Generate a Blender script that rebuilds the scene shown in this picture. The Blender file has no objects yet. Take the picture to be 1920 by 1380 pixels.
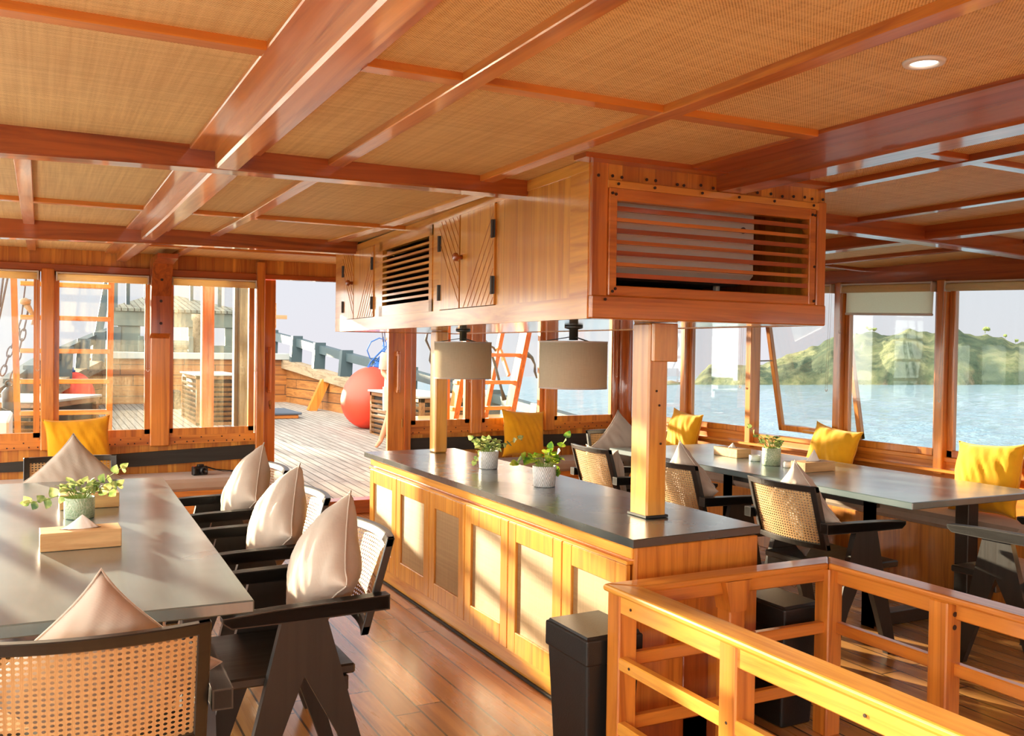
import bpy, bmesh, math, random
from math import sin, cos, pi, radians as RAD, sqrt
from mathutils import Vector, Matrix, noise as MN
random.seed(7)
C = bpy.context.scene.collection
SC = bpy.context.scene

# ---------------------------------------------------------------- camera, world, sun, exposure
# boat frame: +Y to the bow, +X to starboard, Z up, origin on the saloon floor below the camera
cam = bpy.data.cameras.new('camera'); camo = bpy.data.objects.new('camera', cam); C.objects.link(camo)
cam.sensor_width = 36; cam.lens = 1745.0143 / 1920 * 36; cam.clip_end = 30000; cam.clip_start = 0.05
camo.matrix_world = Matrix(((0.89181142, -0.00388871, -0.45239061, 0), (-0.45219469, 0.02299295, -0.89162284, 0), (0.01386906, 0.99972806, 0.01874692, 1.5), (0, 0, 0, 1)))
SC.camera = camo
SUN_DIR = Vector((-0.30, 0.95, 0.158)).normalized()       # towards the sun
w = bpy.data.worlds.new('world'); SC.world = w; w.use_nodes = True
def build_world():
    """pale hazy sky over the bow and the islands, fill brightness added to port and astern, glow round the low sun"""
    nt = w.node_tree; nt.nodes.clear(); N = nt.nodes.new; L = nt.links.new
    def mp(v, a, b, c, d, smooth=True):
        x = N('ShaderNodeMapRange'); L(v, x.inputs[0]); x.interpolation_type = 'SMOOTHSTEP' if smooth else 'LINEAR'
        for i, q in enumerate((a, b, c, d)): x.inputs[i + 1].default_value = q
        return x.outputs[0]
    tc = N('ShaderNodeTexCoord'); sep = N('ShaderNodeSeparateXYZ'); L(tc.outputs['Generated'], sep.inputs[0])
    ramp = N('ShaderNodeValToRGB'); L(sep.outputs[2], ramp.inputs[0]); e = ramp.color_ramp.elements
    e[0].position = 0.0; e[0].color = SKY0; e[1].position = 1.0; e[1].color = SKY2
    a = e.new(0.13); a.color = SKY1
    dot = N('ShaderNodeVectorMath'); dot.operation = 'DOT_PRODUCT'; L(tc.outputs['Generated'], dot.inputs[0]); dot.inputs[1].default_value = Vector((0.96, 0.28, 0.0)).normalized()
    f = mp(dot.outputs['Value'], -0.60, 0.05, SKY_FILL, 1.3)  # sky brightened out of view, to port and astern, to light the interior
    front = N('ShaderNodeVectorMath'); front.operation = 'DOT_PRODUCT'; L(tc.outputs['Generated'], front.inputs[0]); front.inputs[1].default_value = (sin(RAD(28)), cos(RAD(28)), 0)
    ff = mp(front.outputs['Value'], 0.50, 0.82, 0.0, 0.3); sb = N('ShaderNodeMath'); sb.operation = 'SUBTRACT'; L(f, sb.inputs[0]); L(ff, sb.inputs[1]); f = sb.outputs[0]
    d2 = N('ShaderNodeVectorMath'); d2.operation = 'DOT_PRODUCT'; L(tc.outputs['Generated'], d2.inputs[0]); d2.inputs[1].default_value = SUN_DIR
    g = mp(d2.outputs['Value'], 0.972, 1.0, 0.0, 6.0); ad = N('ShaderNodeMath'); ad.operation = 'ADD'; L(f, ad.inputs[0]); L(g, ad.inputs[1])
    wm = mp(ad.outputs[0], 1.0, SKY_FILL, 0.0, 1.0, False); mx = N('ShaderNodeMix'); mx.data_type = 'RGBA'; L(wm, mx.inputs[0]); L(ramp.outputs[0], mx.inputs[6]); mx.inputs[7].default_value = WARM
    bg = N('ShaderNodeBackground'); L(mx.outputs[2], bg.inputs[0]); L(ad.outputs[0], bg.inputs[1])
    out = N('ShaderNodeOutputWorld'); L(bg.outputs[0], out.inputs[0])
SKY0 = (0.585, 0.575, 0.615, 1); SKY1 = (0.57, 0.595, 0.64, 1); SKY2 = (0.54, 0.60, 0.69, 1); SKY_FILL = 8.0; WARM = (0.72, 0.70, 0.63, 1)
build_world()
sun = bpy.data.lights.new('sun', 'SUN'); sun.energy = 17.5; sun.color = (1.0, 0.82, 0.56); sun.angle = RAD(0.9)
suno = bpy.data.objects.new('sun', sun); C.objects.link(suno)
suno.rotation_euler = (-SUN_DIR).to_track_quat('-Z', 'Y').to_euler(); suno.location = (-6, 30, 12)
vs = SC.view_settings; vs.view_transform = 'Standard'; vs.look = 'None'; vs.gamma = 1; vs.use_curve_mapping = False
vs.exposure = 0.52
cy = SC.cycles; cy.use_denoising = True; cy.max_bounces = 12; cy.diffuse_bounces = 6; cy.glossy_bounces = 4; cy.transmission_bounces = 6; cy.transparent_max_bounces = 16; cy.caustics_reflective = False; cy.caustics_refractive = False; cy.sample_clamp_indirect = 8

# ---------------------------------------------------------------- materials
def lin(c):
    return tuple(((v / 255) / 12.92 if v / 255 <= 0.04045 else ((v / 255 + 0.055) / 1.055) ** 2.4) for v in c) + (1,)
M = {}
class NT:
    def __init__(s, name):
        s.m = bpy.data.materials.new(name); s.m.use_nodes = True; s.t = s.m.node_tree; s.t.nodes.clear()
        s.out = s.n('ShaderNodeOutputMaterial'); M[name] = s.m
    def n(s, k): return s.t.nodes.new(k)
    def l(s, a, b): s.t.links.new(a, b)
    def v(s, sock, val):
        if hasattr(val, 'is_output'): s.l(val, sock)
        else: sock.default_value = val
    def math(s, op, a, b=0.0, c=None):
        x = s.n('ShaderNodeMath'); x.operation = op; s.v(x.inputs[0], a); s.v(x.inputs[1], b)
        if c is not None: s.v(x.inputs[2], c)
        return x.outputs[0]
    def coord(s, kind='Object'): return s.n('ShaderNodeTexCoord').outputs[kind]
    def sep(s, vec):
        x = s.n('ShaderNodeSeparateXYZ'); s.l(vec, x.inputs[0]); return x.outputs
    def comb(s, a, b, c):
        x = s.n('ShaderNodeCombineXYZ'); s.v(x.inputs[0], a); s.v(x.inputs[1], b); s.v(x.inputs[2], c); return x.outputs[0]
    def scale(s, vec, sc):
        x = s.n('ShaderNodeVectorMath'); x.operation = 'MULTIPLY'; s.l(vec, x.inputs[0]); x.inputs[1].default_value = sc; return x.outputs[0]
    def add(s, vec, b):
        x = s.n('ShaderNodeVectorMath'); x.operation = 'ADD'; s.l(vec, x.inputs[0]); s.v(x.inputs[1], b); return x.outputs[0]
    def noise(s, vec, scale, detail=3, rough=0.5, dist=0.0):
        x = s.n('ShaderNodeTexNoise'); s.l(vec, x.inputs['Vector']); x.inputs['Scale'].default_value = scale; x.inputs['Detail'].default_value = detail
        x.inputs['Roughness'].default_value = rough; x.inputs['Distortion'].default_value = dist; return x.outputs['Fac']
    def white(s, vec):
        x = s.n('ShaderNodeTexWhiteNoise'); x.noise_dimensions = '3D'; s.l(vec, x.inputs['Vector']); return x.outputs['Value']
    def ramp(s, f, stops):
        x = s.n('ShaderNodeValToRGB'); s.v(x.inputs[0], f); e = x.color_ramp.elements
        while len(e) < len(stops): e.new(0.5)
        for i, (p, c) in enumerate(stops): e[i].position = p; e[i].color = c
        return x.outputs[0]
    def mix(s, f, a, b, typ='MIX'):
        x = s.n('ShaderNodeMix'); x.data_type = 'RGBA'; x.blend_type = typ; s.v(x.inputs[0], f); s.v(x.inputs[6], a); s.v(x.inputs[7], b); return x.outputs[2]
    def mapr(s, v, a, b, c, d):
        x = s.n('ShaderNodeMapRange'); s.v(x.inputs[0], v)
        for i, q in enumerate((a, b, c, d)): x.inputs[i + 1].default_value = q
        return x.outputs[0]
    def bump(s, h, strength=0.2, dist=0.01):
        x = s.n('ShaderNodeBump'); x.inputs['Strength'].default_value = strength; x.inputs['Distance'].default_value = dist; s.l(h, x.inputs['Height']); return x.outputs[0]
    def bsdf(s, color, rough=0.5, normal=None, spec=0.5, coat=0.0, metal=0.0, sheen=0.0, trans=0.0, coat_rough=0.12):
        b = s.n('ShaderNodeBsdfPrincipled'); s.v(b.inputs['Base Color'], color); s.v(b.inputs['Roughness'], rough)
        b.inputs['Specular IOR Level'].default_value = spec; b.inputs['Coat Weight'].default_value = coat; b.inputs['Coat Roughness'].default_value = coat_rough
        b.inputs['Metallic'].default_value = metal; b.inputs['Sheen Weight'].default_value = sheen; b.inputs['Transmission Weight'].default_value = trans
        if normal is not None: s.l(normal, b.inputs['Normal'])
        return b.outputs[0]
    def done(s, sh): s.l(sh, s.out.inputs[0]); return s.m

def wood(name, base, dark, axis='X', rough=0.35, coat=0.35, plank=None, seam=0.0, seed=0.0, var=0.30, fine=1.0, knots=0.5, cr=0.15, spec=0.5):
    """varnished wood; axis = grain direction; plank = (axis index, width) splits it in boards"""
    t = NT(name); co = t.coord(); ax = 'XYZ'.index(axis)
    vec = co; s = t.sep(co); tone = None; seamf = None
    if plank:
        pa, pw = plank
        q = t.math('DIVIDE', s[pa], pw); cell = t.math('FLOOR', q)
        length = t.math('ADD', t.math('DIVIDE', s[ax], 1.9), t.math('MULTIPLY', t.white(t.comb(cell, 3.1, seed)), 7.0))
        cl = t.math('FLOOR', length) if seam > 0 else 0.0
        tone = t.white(t.comb(cell, cl, seed + 1.0)); fr = t.math('FRACT', q)
        e = t.math('MINIMUM', fr, t.math('SUBTRACT', 1.0, fr)); seamf = t.math('LESS_THAN', e, (seam if seam > 0 else 0.0008) / pw)
        if seam > 0:
            fl = t.math('FRACT', length); el = t.math('MINIMUM', fl, t.math('SUBTRACT', 1.0, fl)); seamf = t.math('MAXIMUM', seamf, t.math('LESS_THAN', el, seam * 0.5))
        off = t.math('MULTIPLY', tone, 37.0); vec = t.add(co, t.comb(off, off, off))
    sc = [14.0 * fine] * 3; sc[ax] = 0.9 * fine; g = t.scale(vec, tuple(sc))
    n1 = t.noise(g, 1.0, 5, 0.6, 1.2)
    sc2 = [60.0 * fine] * 3; sc2[ax] = 2.0; n2 = t.noise(t.scale(vec, tuple(sc2)), 1.0, 3, 0.6, 0.3)
    col = t.ramp(n1, [(0.30, dark), (0.52, base), (0.75, tuple(min(1, c * 1.18) for c in base[:3]) + (1,))])
    col = t.mix(t.mapr(n2, 0.35, 0.7, 0.0, 0.28), col, dark)
    if knots: col = t.mix(t.mapr(t.noise(t.scale(vec, tuple(3.0 if i != ax else 1.6 for i in range(3))), 1.0, 2), 0.68, 0.80, 0.0, knots), col, dark)
    if tone is not None:
        col = t.mix(t.math('MULTIPLY', tone, var * 1.6), col, tuple(c * 0.55 for c in dark[:3]) + (1,)) if var > 0.5 else t.mix(t.math('MULTIPLY', tone, var * 2), col, dark)
        sd = 0.55 if seam == 0 else 0.9
        col = t.mix(t.math('MULTIPLY', seamf, sd), col, (0.03, 0.017, 0.01, 1))
    h = t.math('ADD', n2, t.math('MULTIPLY', n1, 0.6))
    nm = t.bump(h, 0.12, 0.004)
    r = t.mapr(n1, 0.3, 0.7, rough + 0.1, rough)
    return t.done(t.bsdf(col, r, nm, spec, coat, coat_rough=cr))

TK = lin((212, 134, 50)); TKD = lin((160, 84, 24))
TR = lin((172, 88, 32)); TRD = lin((124, 55, 18))
TL = lin((232, 166, 66)); TLD = lin((194, 120, 38))
for a_ in 'XYZ':
    wood('teak' + a_, TK, TKD, a_, 0.30, 0.7, cr=0.10); wood('redteak' + a_, TR, TRD, a_, 0.28, 0.9, cr=0.08); wood('paleteak' + a_, TL, TLD, a_, 0.28, 0.9)
    wood('dryteak' + a_, lin((186, 142, 98)), lin((130, 92, 58)), a_, 0.6, 0.0)
wood('boards_front', TL, TKD, 'Z', 0.35, 0.35, (0, 0.073), 0, 2.0, 0.42)
wood('boards_side', TL, TLD, 'Z', 0.28, 0.9, (1, 0.14), 0, 3.0, 0.2)
wood('boards_diag', TL, TLD, 'Z', 0.28, 0.9, None, 0, 3.0, 0.2)
wood('floorboards', lin((224, 168, 98)), lin((160, 106, 54)), 'Y', 0.24, 0.8, (0, 0.118), 0.0045, 5.0, 0.38, 0.8, 0.75, 0.2)
wood('deckboards', lin((166, 158, 146)), lin((126, 116, 104)), 'Y', 0.6, 0.0, (0, 0.105), 0.007, 6.0, 0.2, 1.0, 0.0)
wood('hullboards', lin((184, 118, 50)), lin((124, 68, 26)), 'X', 0.45, 0.1, (2, 0.22), 0.008, 8.0, 0.35)
wood('hullside', lin((180, 122, 62)), lin((126, 76, 36)), 'Y', 0.5, 0.1, (2, 0.20), 0.010, 9.0, 0.35)
wood('weathered', lin((158, 138, 110)), lin((112, 92, 68)), 'Y', 0.7, 0.0)
wood('greyslats', lin((128, 126, 112)), lin((84, 88, 80)), 'Y', 0.7, 0.0, (0, 0.13), 0.012, 4.0, 0.3)
wood('lockerwood', lin((132, 90, 46)), lin((92, 56, 26)), 'Y', 0.5, 0.1)
wood('tissuewood', lin((212, 170, 118)), lin((186, 136, 84)), 'X', 0.5, 0.0, None, 0, 1.0, 0, 1.6, 0.0)
wood('blackwoodX', lin((33, 31, 28)), lin((20, 19, 17)), 'X', 0.33, 0.4, cr=0.25)
wood('blackwoodY', lin((33, 31, 28)), lin((20, 19, 17)), 'Y', 0.33, 0.4, cr=0.25)
wood('blackwoodZ', lin((35, 32, 28)), lin((21, 20, 17)), 'Z', 0.36, 0.3, cr=0.3)
wood('blueboard', lin((92, 116, 124)), lin((66, 86, 94)), 'Y', 0.55, 0.1)
wood('blackstrip', lin((44, 42, 38)), lin((34, 33, 30)), 'X', 0.6, 0.0)

def plain(name, col, rough=0.5, spec=0.5, coat=0.0, metal=0.0, bumpscale=None, bumpstr=0.1, sheen=0.0, var=0.0, varscale=4.0):
    t = NT(name); co = t.coord(); c = col; nm = None
    if var: c = t.mix(t.mapr(t.noise(co, varscale, 4), 0.3, 0.7, 0, 1), tuple(v * (1 - var) for v in col[:3]) + (1,), tuple(min(1, v * (1 + var)) for v in col[:3]) + (1,))
    if bumpscale: nm = t.bump(t.noise(co, bumpscale, 3), bumpstr, 0.01)
    return t.done(t.bsdf(c, rough, nm, spec, coat, metal, sheen))
plain('sky_sheen_white', lin((206, 200, 186)), 0.06, 0.8, 1.0); plain('white_plastic', lin((205, 203, 196)), 0.4); plain('aircon_white', lin((232, 226, 210)), 0.45, var=0.05)
plain('bin_plastic', lin((26, 27, 27)), 0.38, 0.5, 0.0, 0, 220, 0.12); plain('grey_metal', lin((86, 90, 90)), 0.35, metal=0.7)
plain('dark_metal', lin((60, 52, 44)), 0.45, metal=0.5); plain('steel', lin((190, 190, 188)), 0.25, metal=0.9); plain('screw', lin((52, 30, 18)), 0.6)
plain('brass', lin((170, 120, 60)), 0.3, metal=0.8); plain('dark_inside', lin((38, 26, 18)), 0.8); plain('bead', lin((214, 206, 192)), 0.4)
plain('buoy', lin((238, 66, 40)), 0.5, coat=0.0, var=0.06, varscale=3); plain('blue_rope', lin((40, 92, 160)), 0.7, bumpscale=90); plain('rope', lin((96, 84, 76)), 0.8, bumpscale=80)
plain('darkrope', lin((70, 62, 78)), 0.8, bumpscale=80)
plain('ceramic', lin((232, 232, 230)), 0.3, coat=0.3); plain('tissue', lin((245, 243, 238)), 0.9, bumpscale=30, bumpstr=0.3); plain('shadow_gap', lin((60, 34, 16)), 0.8)
plain('camera_black', lin((26, 26, 28)), 0.4, bumpscale=120); plain('red_mark', lin((190, 50, 50)), 0.4); plain('strap', lin((34, 32, 32)), 0.7)
plain('boxtop', lin((164, 168, 164)), 0.55, var=0.06); plain('bluepaint', lin((58, 74, 78)), 0.5, 0.5, 0.1, 0, 14, 0.2, var=0.12, varscale=2.5); plain('slate_mat', lin((78, 88, 100)), 0.7)
plain('greypaint', lin((98, 104, 94)), 0.6, var=0.2, varscale=3.0); plain('skin', lin((196, 140, 108)), 0.5); plain('hair', lin((120, 100, 78)), 0.7, bumpscale=60)
plain('stem', lin((120, 140, 60)), 0.5); plain('soil', lin((70, 52, 36)), 0.95, bumpscale=40); plain('foambin', lin((60, 62, 62)), 0.5); plain('lampglow_housing', lin((225, 220, 210)), 0.4)
plain('whitewash', lin((226, 226, 222)), 0.6, var=0.05)

def fabric(name, col, scale=900, wr=9.0, sheen=0.2, var=0.07, dark=None):
    t = NT(name); co = t.coord(); s = t.sep(co)
    wx = t.math('SINE', t.math('MULTIPLY', s[0], scale)); wz = t.math('SINE', t.math('MULTIPLY', t.math('ADD', s[2], s[1]), scale))
    n = t.noise(co, wr, 4, 0.55); c = t.mix(t.mapr(n, 0.3, 0.7, 0, 1), tuple(v * (1 - var) for v in col[:3]) + (1,), tuple(min(1, v * (1 + var)) for v in col[:3]) + (1,))
    h = t.math('ADD', t.math('MULTIPLY', t.math('ADD', wx, wz), 0.008), t.math('MULTIPLY', n, 1.0))
    return t.done(t.bsdf(c, 0.85, t.bump(h, 0.35, 0.012), 0.25, sheen=sheen))
fabric('linen', lin((188, 174, 160))); fabric('linen_grey', lin((184, 170, 156))); fabric('mustard', lin((226, 164, 22)), var=0.08)
fabric('bench_fabric', lin((172, 150, 132)), wr=4); fabric('shirt', lin((168, 156, 136)), wr=16, var=0.12)

def lampshade():
    t = NT('lampshade'); co = t.coord(); s = t.sep(co)
    n = t.noise(t.scale(co, (40, 40, 500)), 1.0, 2); n2 = t.noise(t.scale(co, (300, 300, 20)), 1.0, 2)
    c = t.mix(t.math('MULTIPLY', t.math('ADD', n, n2), 0.5), lin((214, 198, 168)), lin((244, 232, 208)))
    d = t.n('ShaderNodeBsdfDiffuse'); t.l(c, d.inputs[0]); tr = t.n('ShaderNodeBsdfTranslucent'); t.l(c, tr.inputs[0])
    m = t.n('ShaderNodeMixShader'); m.inputs[0].default_value = 0.5; t.l(d.outputs[0], m.inputs[1]); t.l(tr.outputs[0], m.inputs[2]); t.done(m.outputs[0])
lampshade()
def blind():
    t = NT('blind_fabric'); co = t.coord(); n = t.noise(t.scale(co, (200, 200, 200)), 1.0, 2)
    c = t.mix(n, lin((236, 218, 180)), lin((250, 236, 204)))
    d = t.n('ShaderNodeBsdfDiffuse'); t.l(c, d.inputs[0]); tr = t.n('ShaderNodeBsdfTranslucent'); t.l(c, tr.inputs[0])
    m = t.n('ShaderNodeMixShader'); m.inputs[0].default_value = 0.6; t.l(d.outputs[0], m.inputs[1]); t.l(tr.outputs[0], m.inputs[2]); t.done(m.outputs[0])
blind()
def rattan(name, c1, c2, pitch=0.0075, ax=(0, 1), rough=0.55, str_=0.45):
    t = NT(name); co = t.coord(); s = t.sep(co)
    wob = t.noise(co, 6, 2); u = t.math('ADD', t.math('DIVIDE', s[ax[0]], pitch), t.math('MULTIPLY', wob, 3.0)); v = t.math('ADD', t.math('DIVIDE', s[ax[1]], pitch), t.math('MULTIPLY', wob, 2.0))
    a = t.math('SINE', t.math('MULTIPLY', u, 2 * pi)); b = t.math('SINE', t.math('MULTIPLY', v, 2 * pi)); w_ = t.math('MULTIPLY', a, b)
    f = t.mapr(w_, -0.8, 0.8, 0, 1)
    sa = [2.0, 2.0, 2.0]; sa[ax[0]] = 90.0; st1 = t.noise(t.scale(co, tuple(sa)), 1.0, 2)
    sb = [2.0, 2.0, 2.0]; sb[ax[1]] = 90.0; st2 = t.noise(t.scale(co, tuple(sb)), 1.0, 2)
    f2 = t.mapr(t.math('ADD', st1, st2), 0.75, 1.25, 0, 1)
    c = t.mix(f, c1, c2); c = t.mix(t.math('MULTIPLY', f2, 0.55), c, c2)
    c = t.mix(t.mapr(t.noise(co, 0.9, 3), 0.35, 0.7, 0, 0.25), c, c1)
    return t.done(t.bsdf(c, rough, t.bump(w_, str_, 0.0015), 0.4))
rattan('rattan_ceiling', lin((160, 112, 54)), lin((254, 226, 162)), 0.0085)
rattan('rattan_door', lin((140, 106, 66)), lin((206, 170, 118)), 0.0050, (1, 2))
def cane(name, c1, c2, pitch=0.0160, rad=0.28):
    t = NT(name); uv = t.n('ShaderNodeUVMap').outputs[0]; s = t.sep(uv)
    u = t.math('DIVIDE', s[0], pitch * 1.08); v = t.math('DIVIDE', s[1], pitch * 0.86)
    fu = t.math('SUBTRACT', t.math('FRACT', u), 0.5); fv = t.math('SUBTRACT', t.math('FRACT', v), 0.5)
    au = t.math('ABSOLUTE', fu); av = t.math('ABSOLUTE', fv)
    octo = t.math('SQRT', t.math('ADD', t.math('MULTIPLY', au, au), t.math('MULTIPLY', av, av)))
    hole = t.math('LESS_THAN', octo, rad)
    n = t.noise(t.scale(uv, (400, 60, 1)), 1.0, 2); c = t.mix(n, c1, c2)
    strand = t.math('SINE', t.math('MULTIPLY', t.math('ADD', u, v), 2 * pi)); vs_ = t.math('ABSOLUTE', t.math('SUBTRACT', au, 0.40)); c = t.mix(t.mapr(vs_, 0.0, 0.07, 0.6, 0.0), c, c1)
    b = t.bsdf(c, 0.5, None, 0.4)
    tr = t.n('ShaderNodeBsdfTransparent'); m = t.n('ShaderNodeMixShader'); t.l(hole, m.inputs[0]); t.l(b, m.inputs[1]); t.l(tr.outputs[0], m.inputs[2]); t.done(m.outputs[0])
cane('cane', lin((172, 130, 82)), lin((218, 184, 132)))
def glass(name, dirt=0.0, refl=1.0, seed=0.0):
    t = NT(name); co = t.coord()
    tr = t.n('ShaderNodeBsdfTransparent'); tr.inputs[0].default_value = (0.96, 0.98, 0.97, 1)
    gl = t.n('ShaderNodeBsdfGlossy'); gl.inputs['Roughness'].default_value = 0.02; gl.inputs['Color'].default_value = (1, 1, 1, 1)
    fr = t.n('ShaderNodeFresnel'); fr.inputs[0].default_value = 1.45
    m = t.n('ShaderNodeMixShader'); t.l(t.math('MULTIPLY', fr.outputs[0], refl), m.inputs[0]); t.l(tr.outputs[0], m.inputs[1]); t.l(gl.outputs[0], m.inputs[2])
    sh = m.outputs[0]
    if dirt:
        n = t.noise(t.add(t.scale(co, (16, 16, 1.2)), (seed, 0, 0)), 1.0, 4, 0.6); n2 = t.noise(t.scale(co, (70, 70, 60)), 1.0, 2); n3 = t.noise(t.add(co, (seed, 1, 2)), 1.6, 2)
        f = t.math('MULTIPLY', t.math('MULTIPLY', t.mapr(n, 0.35, 0.75, 0.25, 1.0), t.mapr(n2, 0.3, 0.7, 0.5, 1.0)), t.mapr(n3, 0.3, 0.65, 0.1 * dirt, dirt))
        d = t.n('ShaderNodeBsdfTranslucent'); d.inputs[0].default_value = lin((240, 226, 190)); d2 = t.n('ShaderNodeBsdfDiffuse'); d2.inputs[0].default_value = lin((235, 225, 200))
        dm = t.n('ShaderNodeMixShader'); dm.inputs[0].default_value = 0.4; t.l(d.outputs[0], dm.inputs[1]); t.l(d2.outputs[0], dm.inputs[2])
        m2 = t.n('ShaderNodeMixShader'); t.l(f, m2.inputs[0]); t.l(sh, m2.inputs[1]); t.l(dm.outputs[0], m2.inputs[2]); sh = m2.outputs[0]
    t.done(sh)
glass('glass_clear', 0.05, 0.7); glass('glass_dirty', 0.28, 0.2, 3.0); glass('glass_spotted', 0.10, 0.2, 6.0); glass('glass_side', 0.03, 0.2, 1.0)
def potmat(name, c1, c2, kind):
    t = NT(name); co = t.coord(); s = t.sep(co); th = t.math('ARCTAN2', s[1], s[0])
    if kind == 'chevron':
        q = t.math('ADD', t.math('MULTIPLY', s[2], 260.0), t.math('MULTIPLY', t.math('ABSOLUTE', t.math('SUBTRACT', t.math('FRACT', t.math('MULTIPLY', th, 1.6)), 0.5)), 26.0)); h = t.math('SINE', q)
    else:
        vo = t.n('ShaderNodeTexVoronoi'); t.l(t.comb(t.math('MULTIPLY', th, 5.0), t.math('MULTIPLY', s[2], 70.0), 0.0), vo.inputs['Vector']); vo.feature = 'DISTANCE_TO_EDGE'; vo.inputs['Scale'].default_value = 1.0; h = t.mapr(vo.outputs['Distance'], 0.0, 0.12, 0, 1)
    c = t.mix(t.mapr(h, -1 if kind == 'chevron' else 0, 1, 0, 1), c1, c2)
    t.done(t.bsdf(c, 0.35, t.bump(h, 0.6, 0.002), 0.5, 0.2))
potmat('pot_white', lin((188, 188, 188)), lin((236, 236, 236)), 'chevron'); potmat('pot_green', lin((196, 206, 178)), lin((150, 172, 138)), 'crackle')
def leafmat(name, c1, c2, c3):
    t = NT(name); co = t.coord(); n = t.noise(co, 22, 2); c = t.ramp(n, [(0.35, c1), (0.5, c2), (0.68, c3)])
    b = t.bsdf(c, 0.4, None, 0.5); tr = t.n('ShaderNodeBsdfTranslucent'); t.l(c, tr.inputs[0]); m = t.n('ShaderNodeMixShader'); m.inputs[0].default_value = 0.45
    t.l(b, m.inputs[1]); t.l(tr.outputs[0], m.inputs[2]); t.done(m.outputs[0])
leafmat('leaf_lime', lin((70, 120, 40)), lin((150, 180, 50)), lin((214, 214, 90))); leafmat('leaf_sage', lin((76, 106, 60)), lin((140, 158, 90)), lin((226, 220, 150)))
def stone():
    t = NT('black_stone'); co = t.coord(); n = t.noise(co, 3, 5, 0.6); n2 = t.noise(co, 140, 2)
    c = t.mix(n, lin((40, 50, 52)), lin((52, 63, 66))); r = t.mapr(n, 0.3, 0.7, 0.24, 0.30)
    t.done(t.bsdf(c, r, t.bump(n2, 0.05, 0.001), 0.9, 0.9, coat_rough=0.22))
stone()
def tabletop():
    t = NT('black_table_sheen'); co = t.coord(); n = t.noise(t.scale(co, (16, 1.2, 8)), 1.0, 5, 0.6, 0.8); n3 = t.noise(co, 2.2, 3)
    c = t.mix(n, lin((52, 78, 84)), lin((82, 110, 114))); r = t.mapr(n3, 0.3, 0.7, 0.26, 0.42)  # blue-green base carries the sky reflection of a black top
    b = t.bsdf(c, r, t.bump(n, 0.15, 0.002), 1.0, 1.0, coat_rough=0.25); b.node.inputs['Coat IOR'].default_value = 2.2; t.done(b)
tabletop()
def water():
    t = NT('sea_water'); co = t.coord()
    n1 = t.noise(t.scale(co, (0.32, 0.45, 1)), 1.0, 5, 0.6, 0.4); n2 = t.noise(t.scale(co, (1.6, 2.2, 1)), 1.0, 3, 0.6, 0.3); n3 = t.noise(t.scale(co, (0.03, 0.05, 1)), 1.0, 2)
    h = t.math('ADD', n1, t.math('MULTIPLY', n2, 0.45)); h = t.math('MULTIPLY', h, t.mapr(n3, 0.3, 0.7, 0.7, 1.2))
    c = t.mix(n3, lin((92, 124, 140)), lin((122, 144, 156)))
    t.done(t.bsdf(c, 0.10, t.bump(h, 1.0, 0.55), 0.5))
water()
def hillmat():
    t = NT('hill'); co = t.coord(); g = t.n('ShaderNodeNewGeometry'); s = t.sep(g.outputs['Normal']); p = t.sep(co)
    n = t.noise(co, 0.05, 5, 0.6); n2 = t.noise(co, 0.22, 4, 0.7)
    grass = t.mix(t.mapr(n2, 0.35, 0.65, 0, 1), lin((84, 92, 62)), lin((120, 118, 86)))
    bush = t.mix(t.mapr(n2, 0.35, 0.65, 0, 1), lin((44, 58, 44)), lin((70, 80, 60)))
    rock = t.mix(t.mapr(n2, 0.4, 0.6, 0, 1), lin((80, 68, 58)), lin((124, 106, 92)))
    c = t.mix(t.mapr(n, 0.42, 0.56, 0, 1), grass, bush); steep = t.mapr(t.math('ADD', s[2], t.math('MULTIPLY', n2, 0.3)), 0.62, 0.78, 1, 0)
    c = t.mix(t.math('MULTIPLY', steep, 0.8), c, t.mix(t.mapr(n, 0.45, 0.55, 0, 1), rock, bush))
    t.done(t.bsdf(c, 0.9, t.bump(n2, 0.5, 3.0), 0.2))
hillmat()
t_ = NT('bulb_glow'); e_ = t_.n('ShaderNodeEmission'); e_.inputs[0].default_value = (1.0, 0.93, 0.80, 1); e_.inputs[1].default_value = 5.0; t_.done(e_.outputs[0])

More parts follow.
